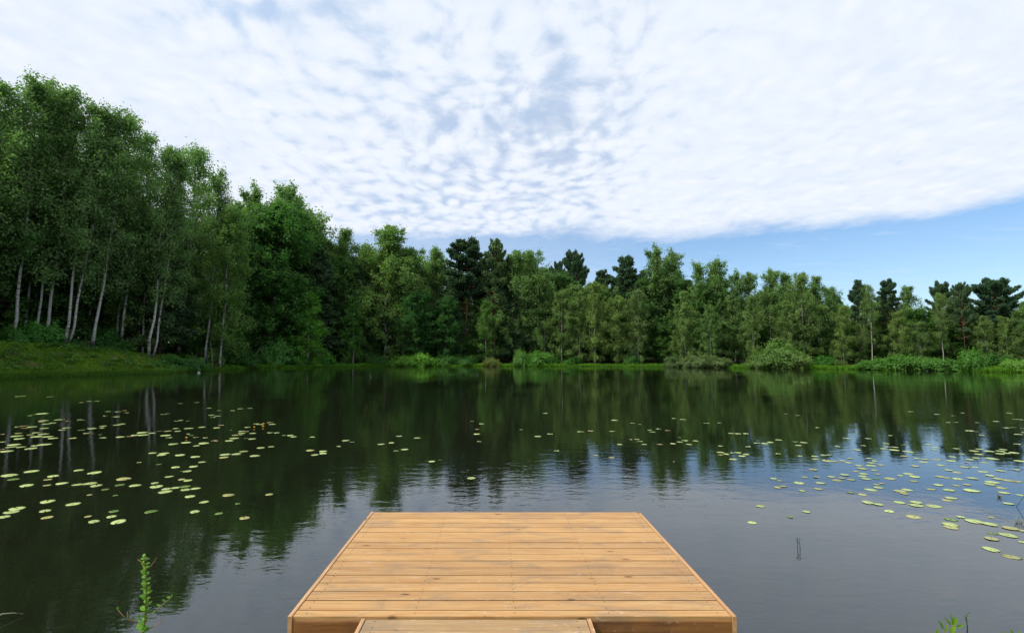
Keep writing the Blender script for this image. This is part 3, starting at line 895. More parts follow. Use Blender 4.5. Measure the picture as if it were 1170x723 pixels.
# shrubs the photograph shows one by one
S = [
 ('willow', 788, 3.4, .8, 2.0, 'left half of the low willow mound at the water right of the aspens', (1, 1, .9), 1.05),
 ('willow', 806, 3.0, .5, 1.95, 'low grey green willow mound centred below the notch', (1.05, 1.05, .95), 1.35),
 ('willow', 824, 2.6, .4, 1.6, 'right end of the low willow mound, trailing in the water', (1.05, 1.05, .95), 1.2),
 ('willow', 870, 3.2, 1.0, 2.2, 'left flank of the big willow bush at the water', (.95, 1.1, .75), 1.2),
 ('willow', 888, 5.2, .9, 3.9, 'domed centre of the big willow bush at the water', (.95, 1.2, .7), .9),
 ('willow', 908, 3.6, .4, 2.6, 'bright right flank of the big willow bush', (1.1, 1.2, .8), 1.1),
 ('willow', 768, 2.0, .8, 1.9, 'small dark willow beside the low mound', (.7, .8, .7), 1.0),
 ('low_bush', 998, 2.0, .8, 1.6, 'left end of the long leafy thicket on the right shore', (.66, 1.0, .48), 1.4),
 ('low_bush', 1016, 2.4, 1.2, 2.1, 'second clump of the long leafy thicket on the right shore', (.66, 1.0, .48), 1.3),
 ('low_bush', 1036, 2.4, 1.2, 2.2, 'middle clump of the long leafy thicket under the orange pine', (.66, 1.0, .48), 1.4),
 ('low_bush', 1058, 2.2, 1.2, 2.0, 'clump of the long thicket below the lowest skyline notch', (.66, 1.0, .48), 1.4),
 ('low_bush', 1080, 2.0, 1.0, 1.7, 'right end of the long leafy thicket by the white trunk', (.66, 1.0, .48), 1.3),
 ('low_bush', 1107, 1.0, .7, 2.6, 'upright bright shrub at the foot of the crooked pine', (.7, 1.1, .5), .5),
 ('low_bush', 1160, 2.0, .8, 1.4, 'low yellowish shrub at the right edge', (1.0, 1.3, .6), 1.1),
 ('bush', 318, 3.2, 1.2, 5.0, 'light green leaning shrub under the round dark maple', (1.4, 1.75, 1.3), .75),
 ('bush', 222, 1.8, 2.0, 1.8, 'dark leafy shrub beside the waterline birch', (.9, 1.1, .9), 1.0),
 ('bush', 196, 1.6, 6.5, 1.5, 'dark hazel shrub hiding the feet of the slope end trunks', (.9, 1.2, .8), 1.0),
 ('bush', 140, 1.6, 8.5, 1.3, 'rounded dark shrub behind the lone leaning birch', (.75, 1.0, .7), 1.2),
 ('bush', 47, 2.2, 10.0, 2.6, 'spreading hazel with pale leaves among the leftmost trunks', (1.2, 1.7, 1.1), 1.1),
 ('bush', 22, 2.0, 9, 1.9, 'hazel at the foot of the leftmost white trunk', (1.0, 1.4, .9), 1.0),
 ('bush', 121, 1.8, 10.5, 2.4, 'tall hazel in shade right of the lone leaning birch', (.7, 1.0, .7), .9),
 ('low_bush', 462, 2.0, .9, 1.9, 'yellow green low shrub left in the row under the dark maples', (.95, 1.3, .5), 1.3),
 ('low_bush', 482, 2.0, .9, 2.2, 'brighter yellow green low shrub below the pale birches', (1.1, 1.5, .55), 1.2),
 ('bush', 510, 2.0, .9, 2.4, 'rounded green shrub below the dark pine', (.95, 1.2, .8), 1.2),
 ('bush', 535, 2.0, .9, 2.2, 'low shrub between the two middle pines', (.85, 1.1, .8), 1.2),
 ('low_bush', 562, 1.0, .5, 1.6, 'brownish low shrub at the foot of the orange trunked pine', (1.1, .9, .6), .9),
 ('low_bush', 595, .8, .5, 2.9, 'narrow upright shrub alone at the waterline mid shore', (.9, 1.2, .7), .42),
 ('low_bush', 618, 2.0, 3.5, 2.4, 'dark green shrub right of the narrow upright one', (.7, 1.1, .5), 1.4),
 ('bush', 722, 2.0, 1.0, 2.0, 'small shrub at the foot of the grey trunked birch', (.9, 1.1, .8), 1.1),
 ('bush', 432, 2.0, 1.2, 2.2, 'shaded shrub left of the yellow green ones', (.75, 1.0, .7), 1.3),
 ('bush', 366, 2.2, 1.5, 3.2, 'bushy shrub at the water right of the young alder', (.8, 1.2, .6), 1.1),
 ('bush', 276, 2.2, 1.5, 2.8, 'dark shrub at the water left of the round maple', (.7, .95, .7), 1.2),
 ('bush', 340, 2.2, 1.5, 2.6, 'dark shrub at the water right of the leaning light shrub', (.7, .95, .7), 1.2),
 ('bush', 655, 2.0, 1.5, 2.0, 'low shrub under the olive birches', (.8, 1.1, .6), 1.3),
 ('bush', 940, 2.0, 2.0, 2.2, 'shaded shrub between the big willow and the thicket', (.8, 1.2, .6), 1.3),
 ('bush', 1135, 2.0, 2.0, 2.4, 'shaded shrub under the large spreading pine', (.7, 1.0, .6), 1.4),
]
for kind, px, w, back, h, label, tint, wide in S:
    if 'thicket' in label: h *= .82
    if kind == 'bush' and px > 250:
        back += 1.6; h *= .85
    Y = shore_at(px) + back
    plant(kind, (px - PX) / F * Y, Y, h, label, 'shrubs along the waterside', tint=tint, wide=wide)

# distant mass of the wood that closes every gap
rng = np.random.default_rng(5)
C = []
nfar = 80000
qpx = rng.uniform(-420, 1560, nfar)
back = 36 + rng.uniform(0, 1, nfar) ** 1.5 * 26
Yv = np.interp(qpx, [s[0] for s in shore_px], [s[1] for s in shore_px]) + back
Xv = (qpx - PX) / F * Yv
gz, _ = ground_z(Xv, Yv)
tpv = np.interp(qpx, [o[0] for o in outline], [o[1] for o in outline]) + 34 + 16 * np.sin(qpx * .11) + 9 * np.sin(qpx * .37)
elev = PITCH - np.arctan((tpv - PY) / F)
topz = CAMZ + Yv * np.tan(elev)
hgt = np.clip(topz - gz, 3, 17)
Zv = gz + hgt * rng.uniform(0, 1, nfar) ** 1.5
C = np.stack([Xv, Yv, Zv], 1)
nr = norm(rng.normal(0, .6, (nfar, 3)) + np.array([0, -.5, .5]))
Q = leaf_quads(C, nr, rng.uniform(.7, 1.3, nfar), rng.uniform(.5, .9, nfar), rng)
fo = mesh_obj('distant_wood', quads_mesh('distant_wood', Q, M['broad_leaf'], np.clip(rng.normal(.4, .25, nfar), 0, 1)))
fo.color = (.75, .85, .65, 1)
tag(fo, 'dark mass of the wood far behind the shore trees', 'wood', None, 'stuff')

# ------------------------------------------------------------------ grass on the banks
def grass(name, label, n, pxr, dr, hr, wr_, tint, seed, dist_pow=1.0, mat_='grass_blade', lean_=.35):
    rng = np.random.default_rng(seed)
    q = rng.uniform(*pxr, n)
    Y0 = np.interp(q, [s[0] for s in shore_px], [s[1] for s in shore_px])
    X0 = (q - PX) / F * Y0
    th = np.arctan2(Y0 - CY, X0 - CX)
    D = dr[0] + (dr[1] - dr[0]) * rng.uniform(0, 1, n) ** dist_pow
    rad = shoreR(th) + D
    X = CX + rad * np.cos(th) + rng.normal(0, .05, n); Y = CY + rad * np.sin(th) + rng.normal(0, .05, n)
    Z, _ = ground_z(X, Y)
    Z = np.maximum(Z, -.1)
    patch = .55 + .45 * np.sin(X * .9 + np.sin(Y * .7) * 2) * np.sin(Y * .8 + np.sin(X * .5))
    patch2 = np.sin(X * 1.7 + 2 * np.sin(Y * 1.3)) * np.sin(Y * 2.3 + 1.5 * np.sin(X * .9)) + rng.normal(0, .35, n)
    ok = (patch2 > -.25) | (D < 2.0)
    h = rng.uniform(hr[0], hr[1], n) * (.6 + .6 * patch)
    w = rng.uniform(wr_[0], wr_[1], n)
    az = rng.uniform(0, 6.28, n)
    b = np.stack([np.cos(az), np.sin(az), np.zeros(n)], 1)
    ln = rng.normal(0, lean_, (n, 2))
    tip = np.stack([ln[:, 0] * h, ln[:, 1] * h, h], 1)
    base = np.stack([X, Y, Z - .03], 1)
    mid = base + tip * np.array([.35, .35, .55])
    wv_ = b * w[:, None]
    Q = np.stack([base - wv_ * .3, mid - wv_ * .5, base + tip, mid + wv_ * .5], 1)
    var = np.clip(.05 + .55 * patch + rng.normal(0, .22, n), 0, 1)
    Q, var = Q[ok], var[ok]
    o = mesh_obj(name, quads_mesh(name, Q, M[mat_], var))
    o.color = (*tint, 1)
    tag(o, label, 'grass', None, 'stuff')
grass('bank_grass', 'green grass covering the sloping left bank', 90000, (-160, 262), (.2, 9.5), (.10, .32), (.03, .08), (1.35, 1.30, .8), 11, .85)
grass('waterside_grass', 'rough sedge fringe where the left bank meets the water', 16000, (-160, 300), (-.45, .5), (.25, .55), (.02, .05), (.75, .85, .7), 12)
grass('shore_grass', 'bright strip of grass along the far shore', 60000, (255, 1330), (-.3, 3.2), (.25, .55), (.05, .11), (1.0, 1.25, .65), 13, 1.3)

# broad leaved weeds on the bank
rng = np.random.default_rng(21)
cl = []
for i in range(150):
    q = rng.uniform(-60, 250); Y = shore_at(q) + rng.uniform(.8, 6.5); X = (q - PX) / F * Y
    z, D = ground_z(X, Y)
    k_ = int(rng.integers(12, 40)); s_ = rng.uniform(.15, .45)
    c = np.stack([X + rng.normal(0, s_, k_), Y + rng.normal(0, s_, k_), float(z) + rng.uniform(.15, .5, k_)], 1); cl.append(c)
C = np.concatenate(cl)
nr = norm(rng.normal(0, .35, C.shape) + np.array([0, -.15, 1]))
Q = leaf_quads(C, nr, rng.uniform(.16, .34, len(C)), rng.uniform(.12, .24, len(C)), rng)
wo_ = mesh_obj('bank_weeds', quads_mesh('bank_weeds', Q, M['weed_leaf'], rng.uniform(0, 1, len(C))))
wo_.color = (.8, .9, .8, 1)
tag(wo_, 'patches of broad leaved weeds among the bank grass', 'weeds', None, 'stuff')

# near bank around the camera, below the frame
rng = np.random.default_rng(31)
n = 30000
X = rng.uniform(-14, 14, n); Y = rng.uniform(-6, 3.1, n)
keep = (X < -1.05) | (X > 1.0)
X, Y = X[keep], Y[keep]
Z, D = ground_z(X, Y)
k2 = D > .25
X, Y, Z = X[k2], Y[k2], Z[k2]
n = len(X)
h = rng.uniform(.05, .16, n); az = rng.uniform(0, 6.28, n)
b = np.stack([np.cos(az), np.sin(az), np.zeros(n)], 1) * .008
tip = np.stack([rng.normal(0, .3, n) * h, rng.normal(0, .3, n) * h, h], 1)
base = np.stack([X, Y, Z - .02], 1)
Q = np.stack([base - b, base + tip * .55 - b * .7, base + tip, base + tip * .55 + b * .7], 1)
ng = mesh_obj('near_grass', quads_mesh('near_grass', Q, M['grass_blade'], rng.uniform(0, 1, n)))
tag(ng, 'short grass on the near bank beside the walkway', 'grass', None, 'stuff')

# fallen birch branch on the slope
def pt(px, py, Y): return at(px, py, Y)
fb = MB()
x0, y0, z0 = at(104, 391, 59.0)
pts = []
for i in range(7):
    t = i / 6
    X, Yy, Zz = x0 - 2.0 * t, y0 - 1.6 * t, 0
    g, _ = ground_z(X, Yy)
    pts.append((X, Yy, float(g) + .75 * (1 - t) ** 1.5 + .08))
fbr = empty('fallen_branch', (0, 0, 0))
fb.tube(pts, [.07, .06, .055, .05, .04, .03, .015], 6)
mesh_obj('branch_wood', fb.build('branch_wood', [M['limb_bark']], True), fbr)
rng = np.random.default_rng(41)
m_ = 1500
c = np.array([np.array(pts[int(rng.integers(2, 7))]) + rng.normal(0, [.45, .45, .22]) for _ in range(m_)])
c[:, 2] = np.maximum(c[:, 2], ground_z(c[:, 0], c[:, 1])[0] + .03)
Q = leaf_quads(c, norm(rng.normal(0, .5, (m_, 3)) + np.array([0, 0, .8])), .17, .12, rng)
lf = mesh_obj('leafy_end', quads_mesh('leafy_end', Q, M['broad_leaf'], rng.uniform(0, .7, m_)), fbr)
lf.color = (.9, 1, .9, 1)
tag(fbr, 'fallen leafy branch lying on the slope at the foot of the lone leaning birch', 'branch')

# bare leaning dead stems at the water
for (xa, ya, xb, yb, Y, lab) in ((281, 415, 299, 394, 82, 'bare dead stem leaning over the water under the dark maple'),
                                 (243, 411, 240, 388, 70.5, 'thin pale dead stem beside the waterline birch'),
                                 (4, 385, 12, 376, 55, 'pale dead stick leaning on the leftmost birch')):
    a = at(xa, ya, Y); b = at(xb, yb, Y + .4)
    g = float(ground_z(a[0], a[1])[0])
    a = (a[0], a[1], g - .1)
    ms = MB(); mid = [(a[i] + b[i]) / 2 + (.12 if i == 0 else 0) for i in range(3)]
    ms.tube([a, mid, b], [.06, .045, .02], 6)
    tag(mesh_obj('dead_stem', ms.build('dead_stem', [M['dead_wood']], True)), lab, 'dead stem')

# pale stones at the waterline
def stone(px, py, size, lab, seed):
    x, y = on_water(px, py, 0.03)
    rng_ = random.Random(seed)
    import bmesh
    bm = bmesh.new()
    bmesh.ops.create_icosphere(bm, subdivisions=2, radius=1)
    for v_ in bm.verts:
        f = 1 + rng_.uniform(-.12, .12)
        v_.co = Vector((v_.co.x * size * f, v_.co.y * size * .7 * f, v_.co.z * size * .45 * f))
    me_ = bpy.data.meshes.new('stone'); bm.to_mesh(me_); bm.free()
    me_.materials.append(M['stone'])
    o = mesh_obj('stone', me_); o.location = (x, y, .05)
    o.rotation_euler = (0, 0, rng_.uniform(0, 3))
    tag(o, lab, 'stone', 'pale stones at the waterline')
stone(227, 425, .17, 'flat white stone in the water below the waterline birch', 1)
stone(45, 428.5, .16, 'small white stone at the edge of the left bank', 2)
stone(113, 427, .10, 'tiny pale stone under the lone leaning birch at the waterline', 6)
stone(566, 417.3, .34, 'pale stone at the foot of the orange trunked pine', 3)
stone(928, 420, .45, 'long pale stone right of the big willow bush', 4)
stone(1059, 423, .22, 'white stone in the water before the long thicket', 5)

# ------------------------------------------------------------------ the swimming platform
DZ = 0.35
X0, X1, Y0, Y1 = -1.279, 1.485, 3.287, 5.412
deck = empty('wooden_platform', ((X0 + X1) / 2, (Y0 + Y1) / 2, 0))
ox, oy = (X0 + X1) / 2, (Y0 + Y1) / 2
tag(deck, 'orange brown timber swimming platform standing over the pond', 'platform')
dr_ = random.Random(12)
mb = MB()
ys = [Y0 + .003, Y0 + .083]
while ys[-1] < Y1 - .14: ys.append(ys[-1] + .1305)
ys.append(Y1 - .003)
tr_w = .026
joists = [X0 + .10, X0 + .78, (X0 + X1) / 2 + .02, X1 - .78, X1 - .10]
for i in range(len(ys) - 1):
    a, b = ys[i] + .0045, ys[i + 1] - .0045
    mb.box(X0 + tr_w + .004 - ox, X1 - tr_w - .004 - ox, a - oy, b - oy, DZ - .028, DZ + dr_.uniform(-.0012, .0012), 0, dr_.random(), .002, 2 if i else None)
    for j in joists:
        for yy in ((a + .022, b - .022) if b - a > .09 else ((a + b) / 2,)):
            cx_, cy_ = j - ox + dr_.uniform(-.006, .006), yy - oy + dr_.uniform(-.004, .004)
            bidx = len(mb.v)
            for k in range(6):
                mb.v.append((cx_ + .0042 * math.cos(k * 1.047), cy_ + .0042 * math.sin(k * 1.047), DZ + .0018))
            mb.face([bidx + k for k in range(6)], 1)
mesh_obj('decking', mb.build('decking', [M['deck_wood'], M['screw'], M['gap_shade_wood']]), deck)
for s, (xa, xb) in enumerate(((X0, X0 + tr_w), (X1 - tr_w, X1))):
    mb = MB(); mb.box(Y0 - oy - .002, Y1 - oy, -(xb - ox), -(xa - ox), DZ - .13, DZ + .004, 0, .6 + .2 * s, .002)
    o = mesh_obj('edge_board', mb.build('edge_board', [M['trim_wood']]), deck)
    o.rotation_euler = (0, 0, R(90))
# fascia boards facing the bank and the pond
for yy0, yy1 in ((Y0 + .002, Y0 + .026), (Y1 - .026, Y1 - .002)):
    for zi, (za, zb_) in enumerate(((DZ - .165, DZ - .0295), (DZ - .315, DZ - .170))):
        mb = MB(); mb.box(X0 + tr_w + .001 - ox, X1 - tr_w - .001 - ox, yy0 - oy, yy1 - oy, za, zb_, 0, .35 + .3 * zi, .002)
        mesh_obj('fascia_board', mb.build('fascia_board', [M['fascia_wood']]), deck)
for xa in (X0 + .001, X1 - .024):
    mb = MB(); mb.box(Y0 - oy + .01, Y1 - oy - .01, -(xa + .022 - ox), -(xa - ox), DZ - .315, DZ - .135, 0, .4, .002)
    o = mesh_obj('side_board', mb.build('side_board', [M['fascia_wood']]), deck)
    o.rotation_euler = (0, 0, R(90))
for xa in (X0 + .12, (X0 + X1) / 2, X1 - .12):
    for ya in (Y0 + .12, Y1 - .12):
        mb = MB(); mb.box(xa - .05 - ox, xa + .05 - ox, ya - .05 - oy, ya + .05 - oy, -1.5, DZ - .03, 0, .5)
        mesh_obj('post', mb.build('post', [M['dark_wood']]), deck)
for j in joists:
    mb = MB(); mb.box(Y0 + .03 - oy, Y1 - .03 - oy, -(j + .022 - ox), -(j - .022 - ox), DZ - .17, DZ - .029, 0, .5)
    o = mesh_obj('joist', mb.build('joist', [M['dark_wood']]), deck); o.rotation_euler = (0, 0, R(90))

# walkway that leads onto it
WX0, WX1 = at(413, 703, 3.28)[0], at(675, 703, 3.28)[0]
WZ = DZ - .012
walk = empty('wooden_walkway', ((WX0 + WX1) / 2, 0, 0))
wx = (WX0 + WX1) / 2
tag(walk, 'narrower paler timber walkway joining the near side of the platform', 'walkway')
mb = MB()
yy = Y0 - .004
first = True
while yy > -3.5:
    w_ = .1305
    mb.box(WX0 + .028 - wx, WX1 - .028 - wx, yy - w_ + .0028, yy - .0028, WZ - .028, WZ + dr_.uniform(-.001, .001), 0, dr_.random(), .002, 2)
    for j in (WX0 + .09, WX1 - .09):
        for q in (yy - .03, yy - w_ + .03):
            bidx = len(mb.v)
            for k in range(6): mb.v.append((j - wx + .0042 * math.cos(k * 1.047), q + .0042 * math.sin(k * 1.047), WZ + .0018))
            mb.face([bidx + k for k in range(6)], 1)
    yy -= w_
mesh_obj('decking', mb.build('decking', [M['walk_wood'], M['screw'], M['gap_shade_wood']]), walk)
for xa in (WX0, WX1 - .024):
    mb = MB(); mb.box(-3.5, Y0 - .004, -(xa + .024 - wx), -(xa - wx), WZ - .15, WZ + .004, 0, .6, .002)
    o = mesh_obj('edge_board', mb.build('edge_board', [M['trim_wood']]), walk); o.rotation_euler = (0, 0, R(90))
for xa in (WX0 + .1, WX1 - .1):
    for ya in (-3.2, -1.2, .8, 2.7):
        mb = MB(); mb.box(xa - .045 - wx, xa + .045 - wx, ya - .045, ya + .045, -.6, WZ - .03, 0, .5)
        mesh_obj('post', mb.build('post', [M['dark_wood']]), walk)

# ------------------------------------------------------------------ lily pads
PADS = [  # (origin x, origin y, scale, [(x, y, width, type)...]) measured across the pond surface
 (0, 440, 7.3125, "15,42,40,g 150,92,50,p 190,88,44,p 420,94,50,p 680,142,40,y 742,132,38,p 808,130,44,p 245,252,36,p 290,243,36,g 355,234,90,p 898,218,44,p 982,220,50,p 1036,210,36,y 1055,229,40,p 882,254,36,p 965,262,60,p 362,292,72,p 350,304,50,y 384,321,60,p 440,313,60,p 485,288,60,p 522,284,30,p 562,298,36,y 670,287,42,p 704,290,20,g 150,346,56,p 208,338,56,y 205,358,56,y 268,346,76,p 370,358,66,p 518,372,50,p 555,352,60,p 680,372,60,g 768,358,70,p 862,338,60,p 855,356,56,p 980,328,64,p 1015,322,56,p 15,408,40,y 155,399,56,y 140,421,90,p 255,412,60,y 302,394,60,p 364,405,80,p 305,428,90,p 398,426,84,p 443,440,76,p 162,443,84,p 725,398,56,y 765,395,36,g 838,412,26,p 857,438,52,p 608,440,64,y 1004,430,76,p 1085,426,50,y 1130,414,76,p 18,473,50,p 118,493,100,p 95,513,80,p 175,513,70,p 300,501,76,p 375,492,100,p 20,534,40,y 260,525,100,p 56,549,96,p"),
 (0, 520, 7.3125, "78,166,130,p 262,132,104,p 112,198,90,g 443,171,90,p 400,199,70,y 658,123,76,p 792,142,112,p 222,250,108,p 395,248,60,y 517,233,92,p 650,244,84,p 752,234,106,p 804,252,98,p 880,284,60,g 1035,194,120,y 1000,246,76,g 1130,250,92,p 398,384,118,p 612,404,110,p 748,328,44,y 145,443,124,p 98,469,118,p 35,514,96,p 378,464,92,p 395,518,92,y 735,510,60,y 950,466,80,g 965,332,50,g 933,508,86,p 784,553,98,p 990,552,130,p 1160,60,36,p"),
 (160, 440, 7.3125, "335,151,40,g 473,142,42,p 575,190,38,p 660,210,34,p 770,210,40,p 843,194,52,p 914,190,42,p 195,241,40,p 232,236,38,p 596,248,50,p 610,266,44,p 652,256,54,p 305,297,40,p 343,292,38,p 405,297,34,g 302,360,50,p 315,380,60,p 407,357,76,p 518,347,60,p 640,352,66,p 676,333,48,y 755,373,30,g 968,322,48,p 1002,326,56,p 1085,310,50,y 1104,325,56,p 898,350,46,p 168,382,44,y 232,380,66,y 20,392,84,p 30,412,84,p 102,396,60,p 214,416,82,p 245,436,52,p 406,406,36,p 428,417,34,g 467,434,42,y 547,438,40,p 848,381,60,p 888,385,36,y 850,399,64,p 842,411,36,p 942,398,56,p 1084,396,44,p 1142,395,56,p 792,416,52,y 787,441,80,p 887,443,36,g 937,446,66,p 277,488,84,p 385,476,80,p 623,463,52,y 472,502,60,p 532,482,96,p 745,461,74,p 1008,521,70,p 1096,511,54,y 866,549,76,y 106,564,64,p 202,566,84,p 180,580,80,p 712,575,90,p 805,573,84,p 335,580,86,p"),
 (160, 520, 7.3125, "462,11,82,p 700,14,84,y 960,3,84,p 158,74,48,g 518,53,66,p 446,92,80,p 297,98,74,p 396,130,76,p 350,134,28,y 243,176,70,p 350,198,64,y 399,209,80,p 123,230,66,p 138,259,112,p 220,277,80,p 296,270,76,p 209,302,108,p 378,258,84,g 380,286,86,p 464,275,82,p 418,343,92,p 536,389,80,p 738,332,100,y 1079,323,70,y 815,406,40,g 92,469,104,g 457,470,92,p 659,486,72,g 873,523,96,y"),
 (320, 440, 7.3125, "85,416,62,p 112,427,56,p 32,418,36,g 268,432,44,p 548,459,72,p 600,473,40,g 490,510,40,p 995,424,50,p 844,490,66,p 930,479,54,p 968,545,54,g 1042,534,68,p 1148,437,56,p 252,542,76,y 360,550,70,p 360,566,70,p 290,580,66,p"),
 (480, 470, 7.3125, "435,80,36,g 516,102,48,p 477,147,34,y 474,185,64,p 496,250,42,p 1045,13,44,p 845,150,34,g 984,204,70,p 1083,186,50,p 1140,328,40,p 97,414,60,p 170,406,30,g 428,554,80,p"),
 (640, 460, 7.3125, "455,142,62,p 607,169,36,p 665,179,28,y 950,129,32,p 1026,138,50,p 170,241,54,p 255,234,48,y 436,237,48,p 748,227,34,p 772,242,50,p 821,217,44,p 900,230,48,y 590,305,30,y 640,305,44,p 666,322,44,p 704,347,42,p 498,344,56,p 830,346,48,y 998,290,28,g 1040,315,52,p 996,327,46,p 943,338,58,p 1080,346,56,p 1130,318,46,p 298,437,54,y 432,455,60,y 946,492,24,y"),
 (800, 450, 7.3125, "52,242,44,p 160,240,36,p 720,165,32,y 816,177,36,p 978,279,30,p 260,325,56,p 316,329,60,p 382,328,56,p 475,409,52,p 540,410,70,p 586,400,62,p 656,380,62,p 172,434,44,p 400,439,50,p 792,398,52,g 867,402,66,p 820,426,56,p 652,499,42,p 170,484,68,p 218,498,64,p 270,492,40,p 318,486,64,p 384,500,62,p 350,515,70,p 172,509,40,y 276,544,78,p 1148,437,42,p 957,518,64,p 962,541,64,p 1030,508,54,p 1082,508,46,p 835,516,50,y 1060,554,90,y 1120,560,70,y"),
 (960, 460, 10.32, "824,102,64,p 76,418,76,p 330,422,70,p 593,384,40,p 545,478,76,p 270,504,52,p 562,518,70,p 645,521,84,p 515,540,90,p 640,553,116,p 742,494,40,p 200,552,90,p 118,654,76,y 342,650,74,p 406,683,72,p 366,706,98,p 30,680,80,p 95,703,84,p 757,627,96,y 785,568,104,p 845,585,60,p 905,650,70,p 998,664,90,y 985,694,116,p 1040,490,60,p"),
 (1065, 460, 10.32, "60,133,60,p 250,150,46,p 353,117,48,p 905,118,54,p 980,190,56,p 1046,196,50,p 193,230,48,p 278,226,50,p 532,231,40,p 757,218,62,p 868,293,70,p 955,290,60,g 1060,300,40,y 440,326,110,p 520,337,40,p 590,380,60,p 1016,368,96,p 1070,346,40,p 1006,487,72,p 285,537,80,p 560,543,90,p 496,566,110,p 672,566,120,p 808,568,120,p 838,545,90,p 555,604,100,p 350,597,70,p 800,596,100,p 885,592,90,p 965,585,120,p 240,632,96,p 448,662,90,p 520,647,90,p 710,657,140,p 1030,680,120,p 225,680,120,p 50,665,110,y 620,700,96,y 412,701,60,y 35,522,80,p 20,552,60,p"),
 (850, 520, 7.23, "948,80,70,p 1050,80,90,p 1130,76,60,y 980,108,90,y 924,129,60,y 990,150,76,p 980,170,80,p 1012,193,84,p 1095,191,60,g 1080,122,60,y 1103,152,50,y 575,116,80,y 832,158,78,p 500,177,66,y 600,178,44,y 723,174,76,p 810,186,66,y 768,203,84,y 884,198,76,y 245,189,70,p 297,206,44,y 455,224,100,p 630,226,84,p 482,290,60,p 615,274,78,y 280,263,66,y 325,254,60,y 1095,238,60,y 1112,263,84,p 1050,282,100,p 1140,230,50,y 880,305,70,g 980,320,76,y 1025,388,110,p 1115,404,76,p 138,418,82,p 515,463,72,p 70,552,90,p 383,507,56,g"),
 (1010, 520, 6.025, "215,72,60,y 390,66,60,p 555,79,70,y 628,78,50,p 445,100,56,p 504,115,64,y 684,110,76,p 798,104,60,p 915,97,48,p 170,125,76,p 110,137,44,p 213,145,76,p 728,137,64,p 385,145,66,y 430,151,60,y 505,159,78,p 608,156,74,p 785,160,70,y 850,170,80,y 910,177,80,y 40,157,84,y 205,175,60,y 745,182,94,p 730,198,78,p 376,202,68,p 498,205,56,y 574,200,54,y 810,221,74,y 160,234,76,p 325,232,64,y 450,237,86,p 605,241,106,p 110,245,90,y 140,262,60,y 828,256,76,p 935,270,60,p 462,291,90,p 434,307,70,y 108,321,84,p 222,322,88,p 225,342,104,p 342,347,108,p 855,330,70,p 35,382,80,p 205,420,106,y 530,422,62,p 462,440,92,g 458,474,106,p 460,492,108,y 620,452,120,p 730,472,104,p 740,425,46,y 875,500,110,y 953,518,46,p 748,532,80,g 855,546,126,p 948,594,50,p 740,571,100,y 738,645,114,p 875,695,120,y"),
]
def pad_mesh(seed, typ, torn=False):
    rng_ = random.Random(seed)
    ms = MB()
    n_ = 26
    notch = rng_.uniform(.10, .2)
    ang = [notch + (2 * math.pi - 2 * notch) * i / (n_ - 1) for i in range(n_)]
    asp = rng_.uniform(.78, .92)
    curl = rng_.uniform(0, 6.28)
    ring = []
    for rad, zz_ in ((.12, .0), (.6, .004), (1.0, .0)):
        row = []
        for i, a_ in enumerate(ang):
            rr = rad * (1 + .035 * math.sin(3 * a_ + seed) + rng_.uniform(-.015, .015)) if rad > .5 else rad
            if torn and rad > .9 and rng_.random() < .18: rr *= rng_.uniform(.78, .95)
            up_ = (.03 * max(0, math.cos(a_ - curl)) ** 4 + .004 * math.sin(5 * a_)) if rad > .9 else 0
            row.append((rr * math.cos(a_), asp * rr * math.sin(a_), zz_ + up_ + .012))
        ring.append(row)
    for row in ring: ms.v += row
    ms.v += [(x, y, z - .012) for x, y, z in ring[2]]
    for k in range(2):
        for i in range(n_ - 1):
            ms.face([k * n_ + i, (k + 1) * n_ + i, (k + 1) * n_ + i + 1, k * n_ + i + 1])
    for i in range(n_ - 1):
        ms.face([2 * n_ + i, 3 * n_ + i, 3 * n_ + i + 1, 2 * n_ + i + 1])
    return ms.build('lily_pad', [M['pad_' + typ]], True)
PM = {t: [pad_mesh(i * 5 + ord(t), t, i % 2 == 1) for i in range(4)] for t in 'pyg'}

